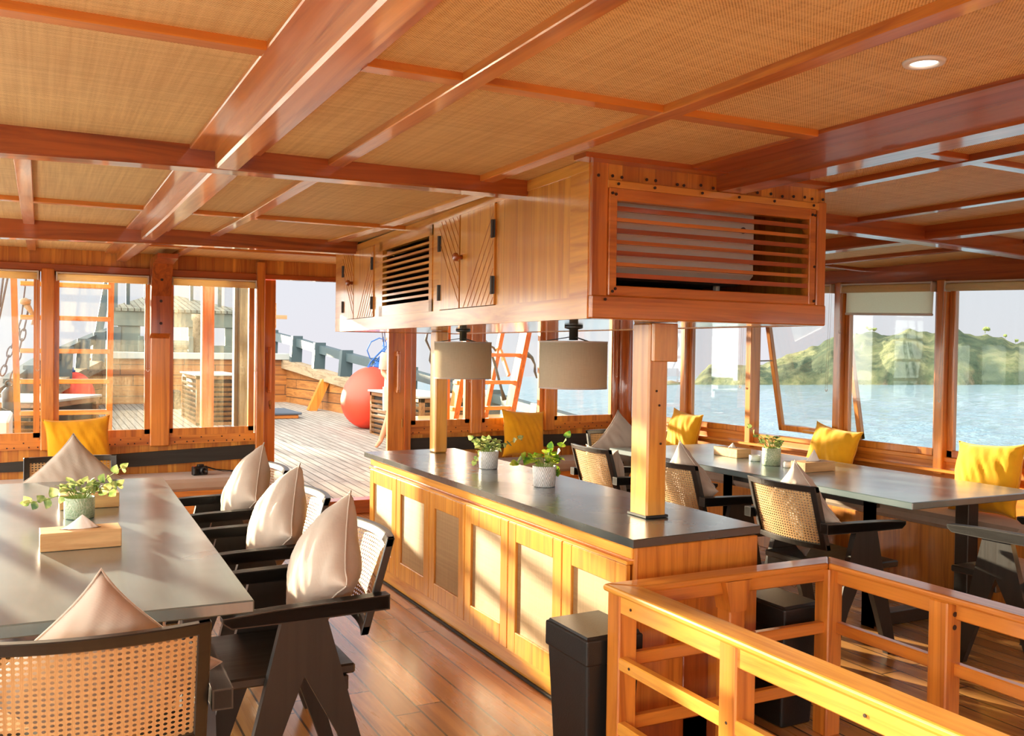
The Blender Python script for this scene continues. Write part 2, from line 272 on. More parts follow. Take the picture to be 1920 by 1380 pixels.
# ---------------------------------------------------------------- mesh helpers
class MB:
    def __init__(s): s.v = []; s.f = []; s.uv = None; s.smooth = False
    def add(s, vs_, fs, mat=None):
        b = len(s.v)
        for q in vs_: s.v.append(tuple(mat @ Vector(q)) if mat is not None else tuple(q))
        for f in fs: s.f.append(tuple(b + i for i in f))
        return s
    def box(s, x0, x1, y0, y1, z0, z1, b=0.004, mat=None):
        x0, x1 = min(x0, x1), max(x0, x1); y0, y1 = min(y0, y1), max(y0, y1); z0, z1 = min(z0, z1), max(z0, z1)
        b = min(b, (x1 - x0) * 0.3, (y1 - y0) * 0.3, (z1 - z0) * 0.3)
        if b <= 0.0003:
            vs_ = [(x, y, z) for x in (x0, x1) for y in (y0, y1) for z in (z0, z1)]
            return s.add(vs_, [(0, 1, 3, 2), (4, 6, 7, 5), (0, 4, 5, 1), (2, 3, 7, 6), (0, 2, 6, 4), (1, 5, 7, 3)], mat)
        vs_ = []; idx = {}
        for i, x in enumerate((x0, x1)):
            for j, y in enumerate((y0, y1)):
                for k, z in enumerate((z0, z1)):
                    dx = b if i == 0 else -b; dy = b if j == 0 else -b; dz = b if k == 0 else -b
                    for a, p in enumerate(((x, y + dy, z + dz), (x + dx, y, z + dz), (x + dx, y + dy, z))):
                        idx[(i, j, k, a)] = len(vs_); vs_.append(p)
        F = []
        cyc = ((0, 0), (0, 1), (1, 1), (1, 0))
        for i in (0, 1): F.append(tuple(idx[(i, j, k, 0)] for j, k in cyc))
        for j in (0, 1): F.append(tuple(idx[(i, j, k, 1)] for i, k in cyc))
        for k in (0, 1): F.append(tuple(idx[(i, j, k, 2)] for i, j in cyc))
        for j in (0, 1):
            for k in (0, 1): F.append((idx[(0, j, k, 1)], idx[(0, j, k, 2)], idx[(1, j, k, 2)], idx[(1, j, k, 1)]))
        for i in (0, 1):
            for k in (0, 1): F.append((idx[(i, 0, k, 0)], idx[(i, 0, k, 2)], idx[(i, 1, k, 2)], idx[(i, 1, k, 0)]))
        for i in (0, 1):
            for j in (0, 1): F.append((idx[(i, j, 0, 0)], idx[(i, j, 0, 1)], idx[(i, j, 1, 1)], idx[(i, j, 1, 0)]))
        for i in (0, 1):
            for j in (0, 1):
                for k in (0, 1): F.append(tuple(idx[(i, j, k, a)] for a in range(3)))
        return s.add(vs_, F, mat)
    def tube(s, pts, r, n=8, caps=True):
        pts = [Vector(p) for p in pts]; rs = r if isinstance(r, (list, tuple)) else [r] * len(pts); rings = []; up = None
        for i, p in enumerate(pts):
            d = (pts[min(i + 1, len(pts) - 1)] - pts[max(i - 1, 0)]).normalized()
            if up is None: up = d.cross(Vector((0, 0, 1))) if abs(d.z) < 0.9 else d.cross(Vector((1, 0, 0)))
            up = (up - d * up.dot(d)).normalized(); q = d.cross(up)
            rings.append([p + (up * cos(2 * pi * k / n) + q * sin(2 * pi * k / n)) * rs[i] for k in range(n)])
        V = [v for rr in rings for v in rr]; F = []
        for i in range(len(pts) - 1):
            for k in range(n): F.append((i * n + k, i * n + (k + 1) % n, (i + 1) * n + (k + 1) % n, (i + 1) * n + k))
        if caps: F.append(tuple(range(n))); F.append(tuple((len(pts) - 1) * n + k for k in range(n)))
        return s.add(V, F)
    def beam(s, a, b, w_, h, up=(0, 0, 1), taper=1.0):
        """rectangular bar from a to b, w_ across, h along up"""
        a = Vector(a); b = Vector(b); d = (b - a).normalized(); up = Vector(up); side = d.cross(up).normalized(); u = side.cross(d).normalized(); V = []
        for p, t in ((a, 1.0), (b, taper)):
            for sx, sz in ((-1, -1), (1, -1), (1, 1), (-1, 1)): V.append(p + side * sx * w_ / 2 * t + u * sz * h / 2 * t)
        return s.add(V, [(0, 1, 2, 3), (4, 5, 6, 7), (0, 1, 5, 4), (1, 2, 6, 5), (2, 3, 7, 6), (3, 0, 4, 7)])
    def prism(s, pts, axis, lo, hi):
        """pts 2D outline in the two other axes (in xyz order), extruded along axis"""
        def mk(p, q):
            return {0: (q, p[0], p[1]), 1: (p[0], q, p[1]), 2: (p[0], p[1], q)}[axis]
        n = len(pts); V = [mk(p, lo) for p in pts] + [mk(p, hi) for p in pts]
        return s.add(V, [tuple(range(n)), tuple(range(n, 2 * n))] + [(i, (i + 1) % n, n + (i + 1) % n, n + i) for i in range(n)])
    def lathe(s, prof, n=32, mat=None, cap0=True, cap1=True):
        V = []; F = []
        for r, z in prof:
            for k in range(n): V.append((r * cos(2 * pi * k / n), r * sin(2 * pi * k / n), z))
        for i in range(len(prof) - 1):
            for k in range(n): F.append((i * n + k, i * n + (k + 1) % n, (i + 1) * n + (k + 1) % n, (i + 1) * n + k))
        if cap0: F.append(tuple(range(n)))
        if cap1: F.append(tuple((len(prof) - 1) * n + k for k in range(n)))
        return s.add(V, F, mat)
    def grid(s, fn, nu, nv):
        V = [fn(i / nu, j / nv) for i in range(nu + 1) for j in range(nv + 1)]
        F = [(i * (nv + 1) + j, (i + 1) * (nv + 1) + j, (i + 1) * (nv + 1) + j + 1, i * (nv + 1) + j + 1) for i in range(nu) for j in range(nv)]
        return s.add(V, F)
    def build(s, name, mat, parent=None, smooth=False):
        me = bpy.data.meshes.new(name); me.from_pydata(s.v, [], s.f)
        bm = bmesh.new(); bm.from_mesh(me); bmesh.ops.recalc_face_normals(bm, faces=bm.faces); bm.to_mesh(me); bm.free()
        me.materials.append(M[mat] if isinstance(mat, str) else mat)
        o = bpy.data.objects.new(name, me); C.objects.link(o)
        if parent is not None: o.parent = parent
        if smooth: me.polygons.foreach_set('use_smooth', [True] * len(me.polygons))
        me.update(); return o
def tag(o, label=None, cat=None, group=None, kind=None):
    if label: o['label'] = label
    if cat: o['category'] = cat
    if group: o['group'] = group
    if kind: o['kind'] = kind
    return o
def thing(name, label, cat, loc=(0, 0, 0), rz=0, group=None):
    o = bpy.data.objects.new(name, None); C.objects.link(o); o.location = loc; o.rotation_euler = (0, 0, rz); o.empty_display_size = 0.1
    return tag(o, label, cat, group)
def struct(o, kind='structure'): o['kind'] = kind; return o
def sname(name):
    o = bpy.data.objects.new(name, None); C.objects.link(o); o['kind'] = 'structure'; o.empty_display_size = 0.1; return o
def copy_tree(o, parent=None):
    c = o.copy(); C.objects.link(c)
    if parent is not None: c.parent = parent
    for ch in [q for q in bpy.data.objects if q.parent == o]: copy_tree(ch, c)
    return c

# ================================================================ SHELL
def zc(x, y): return 2.2 + 0.016 * max(0.0, y - 5.0) - 0.006 * max(0.0, x - 2.6) ** 2 - 0.004 * max(0.0, 0.3 - x) ** 2
XL, XR, YF, YB = -1.15, 5.5, 8.15, -3.2
m = MB(); m.box(XL - 0.1, XR + 0.1, YB, YF + 0.12, -0.06, 0.0, 0); struct(m.build('floor', 'floorboards'))
m = MB(); m.grid(lambda u, v: (XL - 0.6 + u * (XR - XL + 1.2), YB + v * (YF + 0.6 - YB), zc(XL - 0.6 + u * (XR - XL + 1.2), YB + v * (YF + 0.6 - YB))), 40, 30)
m.grid(lambda u, v: (XL - 0.6 + u * (XR - XL + 1.2), YB + v * (YF + 0.6 - YB), zc(XL - 0.6 + u * (XR - XL + 1.2), YB + v * (YF + 0.6 - YB)) + 0.12), 10, 8)
struct(m.build('ceiling', 'rattan_ceiling'))
BOXX0, BOXX1, BOXY0, BOXY1 = 1.765, 2.9, 2.88, 6.67
def bx_left(y): return 1.765 + 0.044 * (y - 2.88)
def strip_y(x, w_, y0, y1, drop, b=0.003, th=None):
    """batten running fore-aft that follows the ceiling"""
    mb = MB(); n = 6; V = []
    for i in range(n + 1):
        y = y0 + (y1 - y0) * i / n; z = zc(x + w_ / 2, y)
        V += [(x, y, z + 0.01), (x + w_, y, z + 0.01), (x + w_, y, z - drop + b), (x + w_ - b, y, z - drop), (x + b, y, z - drop), (x, y, z - drop + b)]
    F = [tuple(range(6)), tuple(n * 6 + k for k in range(6))]
    for i in range(n):
        for k in range(6): F.append((i * 6 + k, i * 6 + (k + 1) % 6, (i + 1) * 6 + (k + 1) % 6, (i + 1) * 6 + k))
    return mb.add(V, F)
def strip_x(y, w_, x0, x1, drop, b=0.003, bottom=None):
    mb = MB(); n = 16; V = []
    for i in range(n + 1):
        x = x0 + (x1 - x0) * i / n; z = zc(x, y); zb = z - drop if bottom is None else bottom(x)
        V += [(x, y, z + 0.01), (x, y + w_, z + 0.01), (x, y + w_, zb + b), (x, y + w_ - b, zb), (x, y + b, zb), (x, y, zb + b)]
    F = [tuple(range(6)), tuple(n * 6 + k for k in range(6))]
    for i in range(n):
        for k in range(6): F.append((i * 6 + k, i * 6 + (k + 1) % 6, (i + 1) * 6 + (k + 1) % 6, (i + 1) * 6 + k))
    return mb.add(V, F)
trim_i = [0]
def trim(mb, mat, smooth=False):
    trim_i[0] += 1; o = mb.build('trim_%d' % trim_i[0], mat, None, smooth); return struct(o)
arch = lambda x: 2.135 - 0.0065 * (x - 1.9) ** 2
# deep cross beams
trim(strip_x(3.40, 0.10, XL, bx_left(3.4), 0, 0.006, arch), 'redteakX'); trim(strip_x(3.40, 0.10, BOXX1, XR, 0, 0.006, arch), 'redteakX')
trim(strip_x(6.08, 0.10, XL, bx_left(6.1), 0, 0.006, arch), 'redteakX'); trim(strip_x(6.08, 0.10, BOXX1, XR, 0, 0.006, arch), 'redteakX')
trim(strip_x(0.55, 0.10, XL, XR, 0, 0.006, arch), 'redteakX')
trim(strip_x(-1.8, 0.10, XL, XR, 0, 0.006, arch), 'redteakX')
# thin cross battens
segs = [-1.15, 0.46, 0.70, 2.16, 2.60, XR]
for yy in (2.17, 5.02, 7.12, -0.6):
    for a_, b_ in ((XL, 0.46), (0.70, 2.16), (2.60, XR)):
        if yy == 5.02: 
            if a_ == 0.70: b_ = bx_left(5.0)
            if a_ == 2.60: a_ = BOXX1
        trim(strip_x(yy, 0.055, a_, b_, 0.020), 'teakX' if a_ < 1 else 'redteakX')
trim(strip_y(1.70, 0.075, 3.5, 6.08, 0.014), 'paleteakY')
trim(strip_x(2.80, 0.085, 1.7, 2.95, 0.018), 'redteakX')
# fore-aft battens, cut where a cross beam passes
bays = [(YB, -1.8), (-1.7, 0.55), (0.65, 3.40), (3.50, 6.08), (6.18, 8.15)]
for x, wd, mt in ((-0.72, 0.055, 'teakY'), (-0.09, 0.06, 'teakY'), (0.95, 0.06, 'teakY'), (1.57, 0.06, 'teakY'), (2.86, 0.06, 'redteakY'), (3.66, 0.06, 'redteakY'), (4.95, 0.06, 'redteakY')):
    for y0, y1 in bays:
        if (x == -0.09 and y1 < 3.5) or (x == 1.57 and y0 > 3): continue
        trim(strip_y(x, wd, y0, y1, 0.024), mt)
for y0, y1 in bays:
    trim(strip_y(0.46, 0.245, y0, y1, 0.016), 'teakY'); trim(strip_y(0.545, 0.085, y0, y1, 0.075, 0.008), 'teakY')
    if y1 < 3.3 or y0 == 0.65:
        ye = 2.80 if y0 == 0.65 else y1
        trim(strip_y(2.16, 0.42, y0, ye, 0.012), 'redteakY'); trim(strip_y(2.33, 0.13, y0, ye + 0.08 if y0 == 0.65 else ye, 0.075, 0.008), 'redteakY')
    trim(strip_y(4.15, 0.12, y0, y1, 0.070, 0.008), 'redteakY')

# ---------------------------------------------------------------- front wall (at the bow end of the saloon)
def sill(x): return 0.812 + 0.0085 * (x - 0.7)
wall = sname('wall_front'); wall['label'] = 'varnished teak front wall with window openings and a doorway'
HZ = 2.07
m = MB(); m.box(XL, XR + 0.1, YF + 0.02, YF + 0.06, HZ + 0.05, 2.40, 0); struct(m.build('frieze', 'boards_front', wall))
m = MB(); m.box(XL, 1.70, YF - 0.02, YF + 0.08, HZ, HZ + 0.06, 0.005); m.box(1.70, 3.0, YF - 0.01, YF + 0.08, HZ + 0.02, HZ + 0.06, 0.005); m.box(3.0, XR, YF - 0.02, YF + 0.08, HZ, HZ + 0.06, 0.005); struct(m.build('header_rail', 'redteakX', wall))
for x0, x1 in ((XL, 1.66), (3.02, XR)):
    m = MB(); m.box(x0, x1, YF + 0.02, YF + 0.06, 0.0, sill(x0) - 0.05, 0); struct(m.build('dado', 'boards_front', wall))
    m = MB(); n = 6
    m.prism([(x0, sill(x0) - 0.13), (x1, sill(x1) - 0.13), (x1, sill(x1) - 0.058), (x0, sill(x0) - 0.058)], 1, YF - 0.005, YF + 0.02); struct(m.build('screw_batten', 'teakX', wall))
    m = MB(); k = 0; x = x0 + 0.03
    while x < x1 - 0.02:
        m.box(x - 0.005, x + 0.005, YF - 0.008, YF - 0.004, sill(x) - 0.118 + (0.035 if k % 3 == 0 else 0), sill(x) - 0.108 + (0.035 if k % 3 == 0 else 0), 0); x += 0.036 + 0.03 * random.random(); k += 1
    struct(m.build('screw_heads', 'screw', wall))
m = MB(); m.prism([(XL, 0.505), (0.7, 0.51), (1.66, 0.545), (1.66, 0.66), (0.7, 0.622), (XL, 0.54)], 1, YF - 0.012, YF + 0.02); struct(m.build('black_stripe', 'blackstrip', wall))
m = MB(); m.prism([(3.02, 0.545), (XR, 0.545), (XR, 0.66), (3.02, 0.668)], 1, YF - 0.012, YF + 0.02); struct(m.build('black_stripe', 'blackstrip', wall))
# posts of the front wall
m = MB()
for x0, x1 in ((0.005, 0.10), (0.805, 0.955), (3.68, 3.80), (4.49, 4.60), (-0.75, -0.64)): m.box(x0, x1, YF - 0.045, YF + 0.08, sill(x0) - 0.14, HZ + 0.02, 0.008)
struct(m.build('mullion_post', 'teakZ', wall))
m = MB(); m.box(1.655, 1.725, YF - 0.05, YF + 0.10, 0.0, HZ + 0.16, 0.006); m.box(3.0, 3.07, YF - 0.05, YF + 0.10, 0, HZ + 0.16, 0.006); struct(m.build('door_jamb', 'teakZ', wall))
m = MB(); m.lathe([(0.075, 0), (0.075, 2.2)], 20, Matrix.Translation((XR - 0.075, YF - 0.06, 0))); m.box(XR - 0.20, XR - 0.08, YF - 0.04, YF + 0.05, 0, HZ, 0.01); struct(m.build('corner_post', 'redteakZ', wall, True))
# doorway sill
m = MB(); m.box(1.725, 3.0, YF - 0.03, YF + 0.16, 0.0, 0.125, 0.008); o = m.build('trim_%d' % 901, 'redteakX'); struct(o)
wi = [0]
def window_front(x0, x1, mat, fw=0.045, top=HZ, bottom=None):
    """sash window in the front wall: frame and one pane"""
    wi[0] += 1; e = sname('window_%d' % wi[0])
    mb = MB(); zb0, zb1 = sill(x0) - 0.058, sill(x1) - 0.058
    def pr(pts): mb.prism(pts, 1, YF - 0.005, YF + 0.045)
    pr([(x0 - fw, zb0), (x1 + fw, zb1), (x1 + fw, zb1 + 0.058), (x0 - fw, zb0 + 0.058)])
    pr([(x0 - fw, top - 0.03), (x1 + fw, top - 0.03), (x1 + fw, top + 0.005), (x0 - fw, top + 0.005)])
    pr([(x0 - fw, zb0 + 0.02), (x0, zb0 + 0.02), (x0, top), (x0 - fw, top)]); pr([(x1, zb1 + 0.02), (x1 + fw, zb1 + 0.02), (x1 + fw, top), (x1, top)])
    mb.build('window_frame', 'teakZ', e)
    mb = MB(); mb.box(x0 - 0.005, x1 + 0.005, YF + 0.018, YF + 0.022, sill(x0) - 0.005, top - 0.025, 0); mb.build('window_pane', mat, e)
    return e
window_front(-0.60, -0.045, 'glass_clear'); window_front(0.135, 0.765, 'glass_spotted'); window_front(0.985, 1.598, 'glass_dirty')
window_front(3.13, 3.635, 'glass_side'); window_front(3.845, 4.445, 'glass_side'); window_front(4.65, 5.29, 'glass_clear')
# sliding door leaves, slid open to either side of the doorway
def handle(mb, x, z0, z1, y):
    zm = (z0 + z1) / 2
    mb.box(x - 0.016, x + 0.016, y - 0.05, y, z0, z0 + 0.05, 0.006); mb.box(x - 0.016, x + 0.016, y - 0.05, y, z1 - 0.05, z1, 0.006)
    mb.box(x - 0.014, x + 0.014, y - 0.062, y - 0.036, z0 + 0.02, z1 - 0.02, 0.008)
d = sname('door_1'); m = MB(); m.box(1.735, 1.845, YF + 0.085, YF + 0.125, 0.125, HZ + 0.02, 0.004); m.build('door_stile', 'teakZ', d)
m = MB(); handle(m, 1.785, 1.10, 1.50, YF + 0.085); m.build('door_handle', 'teakZ', d); m = MB(); m.box(1.79, 1.81, YF + 0.072, YF + 0.086, 0.98, 1.03, 0.003); m.tube([(1.80, YF + 0.07, 1.0), (1.80, YF + 0.06, 0.96)], 0.006); m.build('door_lock', 'brass', d)
m = MB(); m.box(1.725, 1.736, YF + 0.09, YF + 0.12, 0.80, 1.96, 0); m.build('brush_seal', 'whitewash', d)
d = sname('door_2'); m = MB(); m.box(2.825, 2.985, YF - 0.10, YF - 0.055, 0.10, HZ + 0.05, 0.004); m.build('door_stile', 'teakZ', d)
m = MB(); handle(m, 2.905, 1.10, 1.48, YF - 0.10); m.build('door_handle', 'teakZ', d); m = MB(); m.box(2.955, 2.968, YF - 0.108, YF - 0.099, 0.78, 0.86, 0.002); m.build('door_latch', 'brass', d)

# knee bracket coming down the mullion from the second beam
m = MB(); m.prism([(YF - 0.16, 1.60), (YF - 0.045, 1.56), (YF - 0.045, 2.19), (YF - 0.60, 2.205), (YF - 0.60, 2.17), (YF - 0.30, 2.15), (YF - 0.20, 2.02), (YF - 0.16, 1.90)], 0, 0.795, 0.945)
kb = m.build('knee_bracket', 'redteakZ'); tag(kb, 'reddish curved wooden knee bracket bolted to the window post left of the doorway', 'bracket')
for z in (1.68, 1.86, 2.03): m = MB(); m.lathe([(0.012, 0), (0.012, 0.006)], 10, Matrix.Translation((0.87, YF - 0.158 - (0.0 if z < 1.95 else 0.05), z)) @ Matrix.Rotation(pi / 2, 4, 'X')); m.build('bolt', 'screw', kb)

# ---------------------------------------------------------------- right (starboard) wall
wr_ = sname('wall_right')
def hz(y): return min(2.12, 2.005 + 0.036 * (y - 3.77))
m = MB(); m.prism([(YB, hz(YB)), (YF, hz(YF)), (YF, 2.40), (YB, 2.40)], 0, XR + 0.0, XR + 0.06); struct(m.build('header_beam', 'redteakY', wr_))
m = MB(); m.prism([(YB, hz(YB) - 0.03), (YF, hz(YF) - 0.03), (YF, hz(YF) + 0.015), (YB, hz(YB) + 0.015)], 0, XR - 0.03, XR + 0.05); struct(m.build('header_rail', 'teakY', wr_))
m = MB(); m.box(XR, XR + 0.06, YB, YF, 0, 0.795, 0); struct(m.build('lower_boards', 'teakY', wr_))
m = MB(); m.box(XR - 0.02, XR + 0.08, YB, YF, 0.785, 0.815, 0.004); m.box(XR - 0.07, XR + 0.01, YB, YF, 0.715, 0.738, 0.004); struct(m.build('sill_ledge', 'teakY', wr_))
RP = [(7.03, 7.29), (6.15, 6.33), (5.16, 5.33), (4.24, 4.42), (3.28, 3.46), (2.30, 2.48), (1.3, 1.48), (0.3, 0.48), (-0.7, -0.52), (-1.7, -1.52), (-2.7, -2.52)]
m = MB()
for y0, y1 in RP: m.box(XR - 0.05, XR + 0.06, (y0 + y1) / 2 - 0.035, (y0 + y1) / 2 + 0.035, 0.70, hz(y0), 0.006)
struct(m.build('mullion_post', 'teakZ', wr_))
def window_right(y0, y1, open_=False, parent=None):
    wi[0] += 1; e = sname('window_%d' % wi[0]); mb = MB(); t = hz((y0 + y1) / 2) - 0.02; fw = 0.045; b = 0.815
    for (a0, a1, b0, b1) in ((y0, y0 + fw, b, t), (y1 - fw, y1, b, t), (y0, y1, b, b + 0.05), (y0, y1, t - 0.04, t)): mb.box(-0.02, 0.02, a0, a1, b0 - t, b1 - t, 0.004)
    f = mb.build('window_frame', 'teakZ', e); mb = MB(); mb.box(-0.002, 0.002, y0 + fw - 0.004, y1 - fw + 0.004, b + 0.05 - t, -0.04, 0); p = mb.build('window_pane', 'glass_side', e)
    e.location = (XR + 0.02, 0, t)
    if open_:
        e.location = (XR + 0.06, 0, t); e.rotation_euler = (0, RAD(-11), 0)
        mb = MB(); mb.box(-0.07, -0.02, y0 + 0.34, y0 + 0.60, b + 0.012 - t, b + 0.036 - t, 0.008); mb.build('window_handle', 'paleteakY', e)
        mb = MB(); mb.tube([(-0.02, y1 - 0.03, -0.62), (-0.15, y1 + 0.02, -0.60)], 0.006); mb.box(-0.17, -0.14, y1 + 0.01, y1 + 0.03, -0.63, -0.58, 0.003); mb.build('window_stay', 'steel', e)
    return e
prev = YF - 0.10
for i, (y0, y1) in enumerate(RP):
    c0 = (y0 + y1) / 2 + 0.035
    window_right(c0, prev, open_=(i == 2)); prev = (y0 + y1) / 2 - 0.035

# ---------------------------------------------------------------- left (port) wall, out of the frame: windows let daylight in
wl = sname('wall_left')
m = MB(); m.box(XL - 0.06, XL, YB, YF, 0, 0.50, 0); m.box(XL - 0.06, XL, YB, YF, 2.06, 2.4, 0)
for i in range(13): m.box(XL - 0.05, XL + 0.03, YF - 0.08 - i * 0.94, YF - i * 0.94, 0.7, 2.1, 0.005)
struct(m.build('wall_boards', 'teakY', wl))
m = MB(); m.box(XL - 1.4, XR + 0.6, YB - 8.0, YB, -0.08, -0.01, 0); m.box(XL - 1.4, XL - 0.06, YB, YF, -0.08, -0.01, 0); struct(m.build('bounce_deck', 'whitewash'))  # unseen pale decks aft and to port, added to bounce light onto the ceiling

m = MB(); m.box(XL, XR, YB - 0.06, YB, 0, 0.95, 0); m.box(XL, XR, YB - 0.06, YB, 2.0, 2.4, 0)
for i in range(5): m.box(XL + i * 1.64, XL + 0.25 + i * 1.64, YB - 0.06, YB, 0.9, 2.05, 0)
struct(m.build('wall_back', 'teakX'))  # unseen back wall with openings, added to cut the light from astern

# ---------------------------------------------------------------- benches along the walls
def bench(name, label, x0, x1, y0, y1, mat, front, cz0, cz1, segs, seg_axis, group):
    e = thing(name, label, 'bench', (0, 0, 0))
    mb = MB()
    if front == 'y': mb.box(x0, x1, y0 + 0.02, y1, 0, cz0, 0.003)
    else: mb.box(x0 + 0.02, x1, y0, y1, 0, cz0, 0.003)
    mb.build('base', mat, e)
    for a0, a1 in segs:
        mb = MB()
        if seg_axis == 'x': mb.box(a0 + 0.004, a1 - 0.004, y0, y1 - 0.02, cz0, cz1, 0.025)
        else: mb.box(x0, x1 - 0.02, a0 + 0.004, a1 - 0.004, cz0, cz1, 0.025)
        c = mb.build('seat_cushion', 'bench_fabric', e)
    return e
bench('bench', 'low wooden bench with taupe cushion under the front windows left of the doorway', XL, 1.55, 7.62, 8.15, 'teakX', 'y', 0.36, 0.455, [(XL, 0.2), (0.2, 1.5)], 'x', '')
bench('bench', 'wooden bench with taupe cushion below the front windows right of the doorway', 3.10, 5.0, 7.62, 8.15, 'teakX', 'y', 0.36, 0.455, [(3.1, 5.0)], 'x', '')
bench('bench', 'long plywood-fronted bench with pale cushion below the starboard sea windows', 5.0, 5.43, 0.5, 8.02, 'teakZ', 'x', 0.43, 0.515, [(0.5, 3.4), (3.4, 5.9), (5.9, 8.0)], 'y', '')

# ---------------------------------------------------------------- roller blinds
def roller(label, p0, p1, zt, drop, chain_at=1, chain_len=0.7, face=1, zt2=None, open_drop=0.0):
    """blind between wall points p0,p1 (x,y), cassette top zt"""
    a = Vector((p0[0], p0[1], 0)); b = Vector((p1[0], p1[1], 0)); d = (b - a).normalized(); L_ = (b - a).length; ang = math.atan2(d.y, d.x)
    e = thing('roller_blind', label, 'blind', (a.x, a.y, zt), ang, 'roller blinds over the saloon windows')
    if zt2 is not None: e.rotation_euler = (0, -math.atan2(zt2 - zt, L_), ang)
    mb = MB(); mb.box(0, L_, -0.055, 0.0, -0.012, 0.0, 0.002); mb.box(0, 0.012, -0.06, 0.0, -0.07, 0, 0.002); mb.box(L_ - 0.012, L_, -0.06, 0.0, -0.07, 0, 0.002); mb.build('cassette', 'white_plastic', e)
    mb = MB(); mb.tube([(0.012, -0.035, -0.042), (L_ - 0.012, -0.035, -0.042)], 0.026, 16); mb.build('roll', 'blind_fabric', e, True)
    mb = MB(); mb.add([(0.02, -0.011, -0.03), (L_ - 0.02, -0.011, -0.03), (L_ - 0.02, -0.011, -0.05 - drop), (0.02, -0.011, -0.05 - drop)], [(0, 1, 2, 3)]); mb.build('blind_fabric', 'blind_fabric', e)
    if drop > 0.05: mb = MB(); mb.box(0.018, L_ - 0.018, -0.020, -0.004, -0.065 - drop, -0.048 - drop, 0.004); mb.build('hem_bar', 'white_plastic', e)
    cx = L_ - 0.006 if chain_at else 0.006; mb = MB(); k = int(chain_len / 0.0085)
    for s in (-1, 1):
        for i in range(k): mb.add([(cx + s * 0.010 + q[0] * 0.0031, -0.05 + q[1] * 0.0031, -0.06 - i * 0.0085 + q[2] * 0.0031) for q in ((1, 0, 0), (-1, 0, 0), (0, 1, 0), (0, -1, 0), (0, 0, 1), (0, 0, -1))], [(0, 2, 4), (2, 1, 4), (1, 3, 4), (3, 0, 4), (2, 0, 5), (1, 2, 5), (3, 1, 5), (0, 3, 5)])
    mb.tube([(cx + 0.010 * cos(t * pi / 8), -0.05, -0.06 - chain_len - 0.018 * sin(t * pi / 8)) for t in range(9)], 0.0025, 6); mb.build('bead_chain', 'bead', e)
    return e
YB_ = YF - 0.005
roller('rolled-up beige roller blind over the leftmost front window cut by the picture edge', (-0.62, YB_), (-0.01, YB_), 2.068, 0.01)
roller('rolled-up beige roller blind above the front window behind the mustard cushion on the left', (0.11, YB_), (0.79, YB_), 2.066, 0.01)
roller('rolled-up beige roller blind above the front window next to the open doorway', (0.965, YB_), (1.65, YB_), 2.068, 0.01)
roller('rolled-up blind over the front window just right of the doorway, behind the far lamp', (3.08, YB_), (3.67, YB_), 2.068, 0.0, 1, 0.8)
roller('rolled-up blind over the front window with the ladder behind, between the two lamps', (3.82, YB_), (4.48, YB_), 2.068, 0.0, 1, 0.3)
roller('rolled-up blind over the front window nearest the starboard corner', (4.63, YB_), (5.33, YB_), 2.068, 0.0, 1, 0.75)
XB = XR - 0.02
def rb(label, y1, y0, drop, chain_at=1, cl=0.7): roller(label, (XB, y1), (XB, y0), hz(y1) - 0.015, drop, chain_at, cl, zt2=hz(y0) - 0.015)
rb('rolled-up blind at the far starboard window beside the corner post', 8.02, 7.20, 0.0, 1, 0.8)
rb('rolled-up blind of the starboard window where the island starts', 7.12, 6.28, 0.0, 1, 0.8)
rb('rolled-up blind over the tilted-open starboard window', 6.20, 5.285, 0.0, 1, 0.75)
rb('cream roller blind pulled a little way down over a starboard sea window', 5.19, 4.375, 0.17, 0, 0.3)
rb('rolled-up blind with long white bead chain over the starboard window at the right edge', 4.28, 3.41, 0.0, 0, 0.74)

# ================================================================ EXTERIOR
DX0, DXS = 0.018, 8.3
def dz(y): return 0.05 + 0.018 * (y - 8.3)
BW = [(8.3, -0.95, 5.9, 0.64), (10, -0.85, 5.95, 0.68), (13, -0.45, 5.8, 0.94), (16, 0.0, 5.50, 1.25), (17.5, 0.30, 5.33, 1.39), (19, 0.66, 5.15, 1.55), (20.5, 1.03, 5.0, 1.71), (22.0, 1.45, 4.75, 1.87)]
def bw(y, k):
    for a, b in zip(BW, BW[1:]):
        if y <= b[0]: t = (y - a[0]) / (b[0] - a[0]); return a[k] + (b[k] - a[k]) * t
    a, b = BW[-2], BW[-1]; t = (y - a[0]) / (b[0] - a[0]); return a[k] + (b[k] - a[k]) * t
m = MB(); m.grid(lambda u, v: ((bw(8.2 + v * 14.6, 1) - 0.3) * (1 - u) + (bw(8.2 + v * 14.6, 2) + 0.3) * u, 8.2 + v * 14.6, dz(8.2 + v * 14.6)), 4, 24); o = m.build('foredeck', 'deckboards'); struct(o)
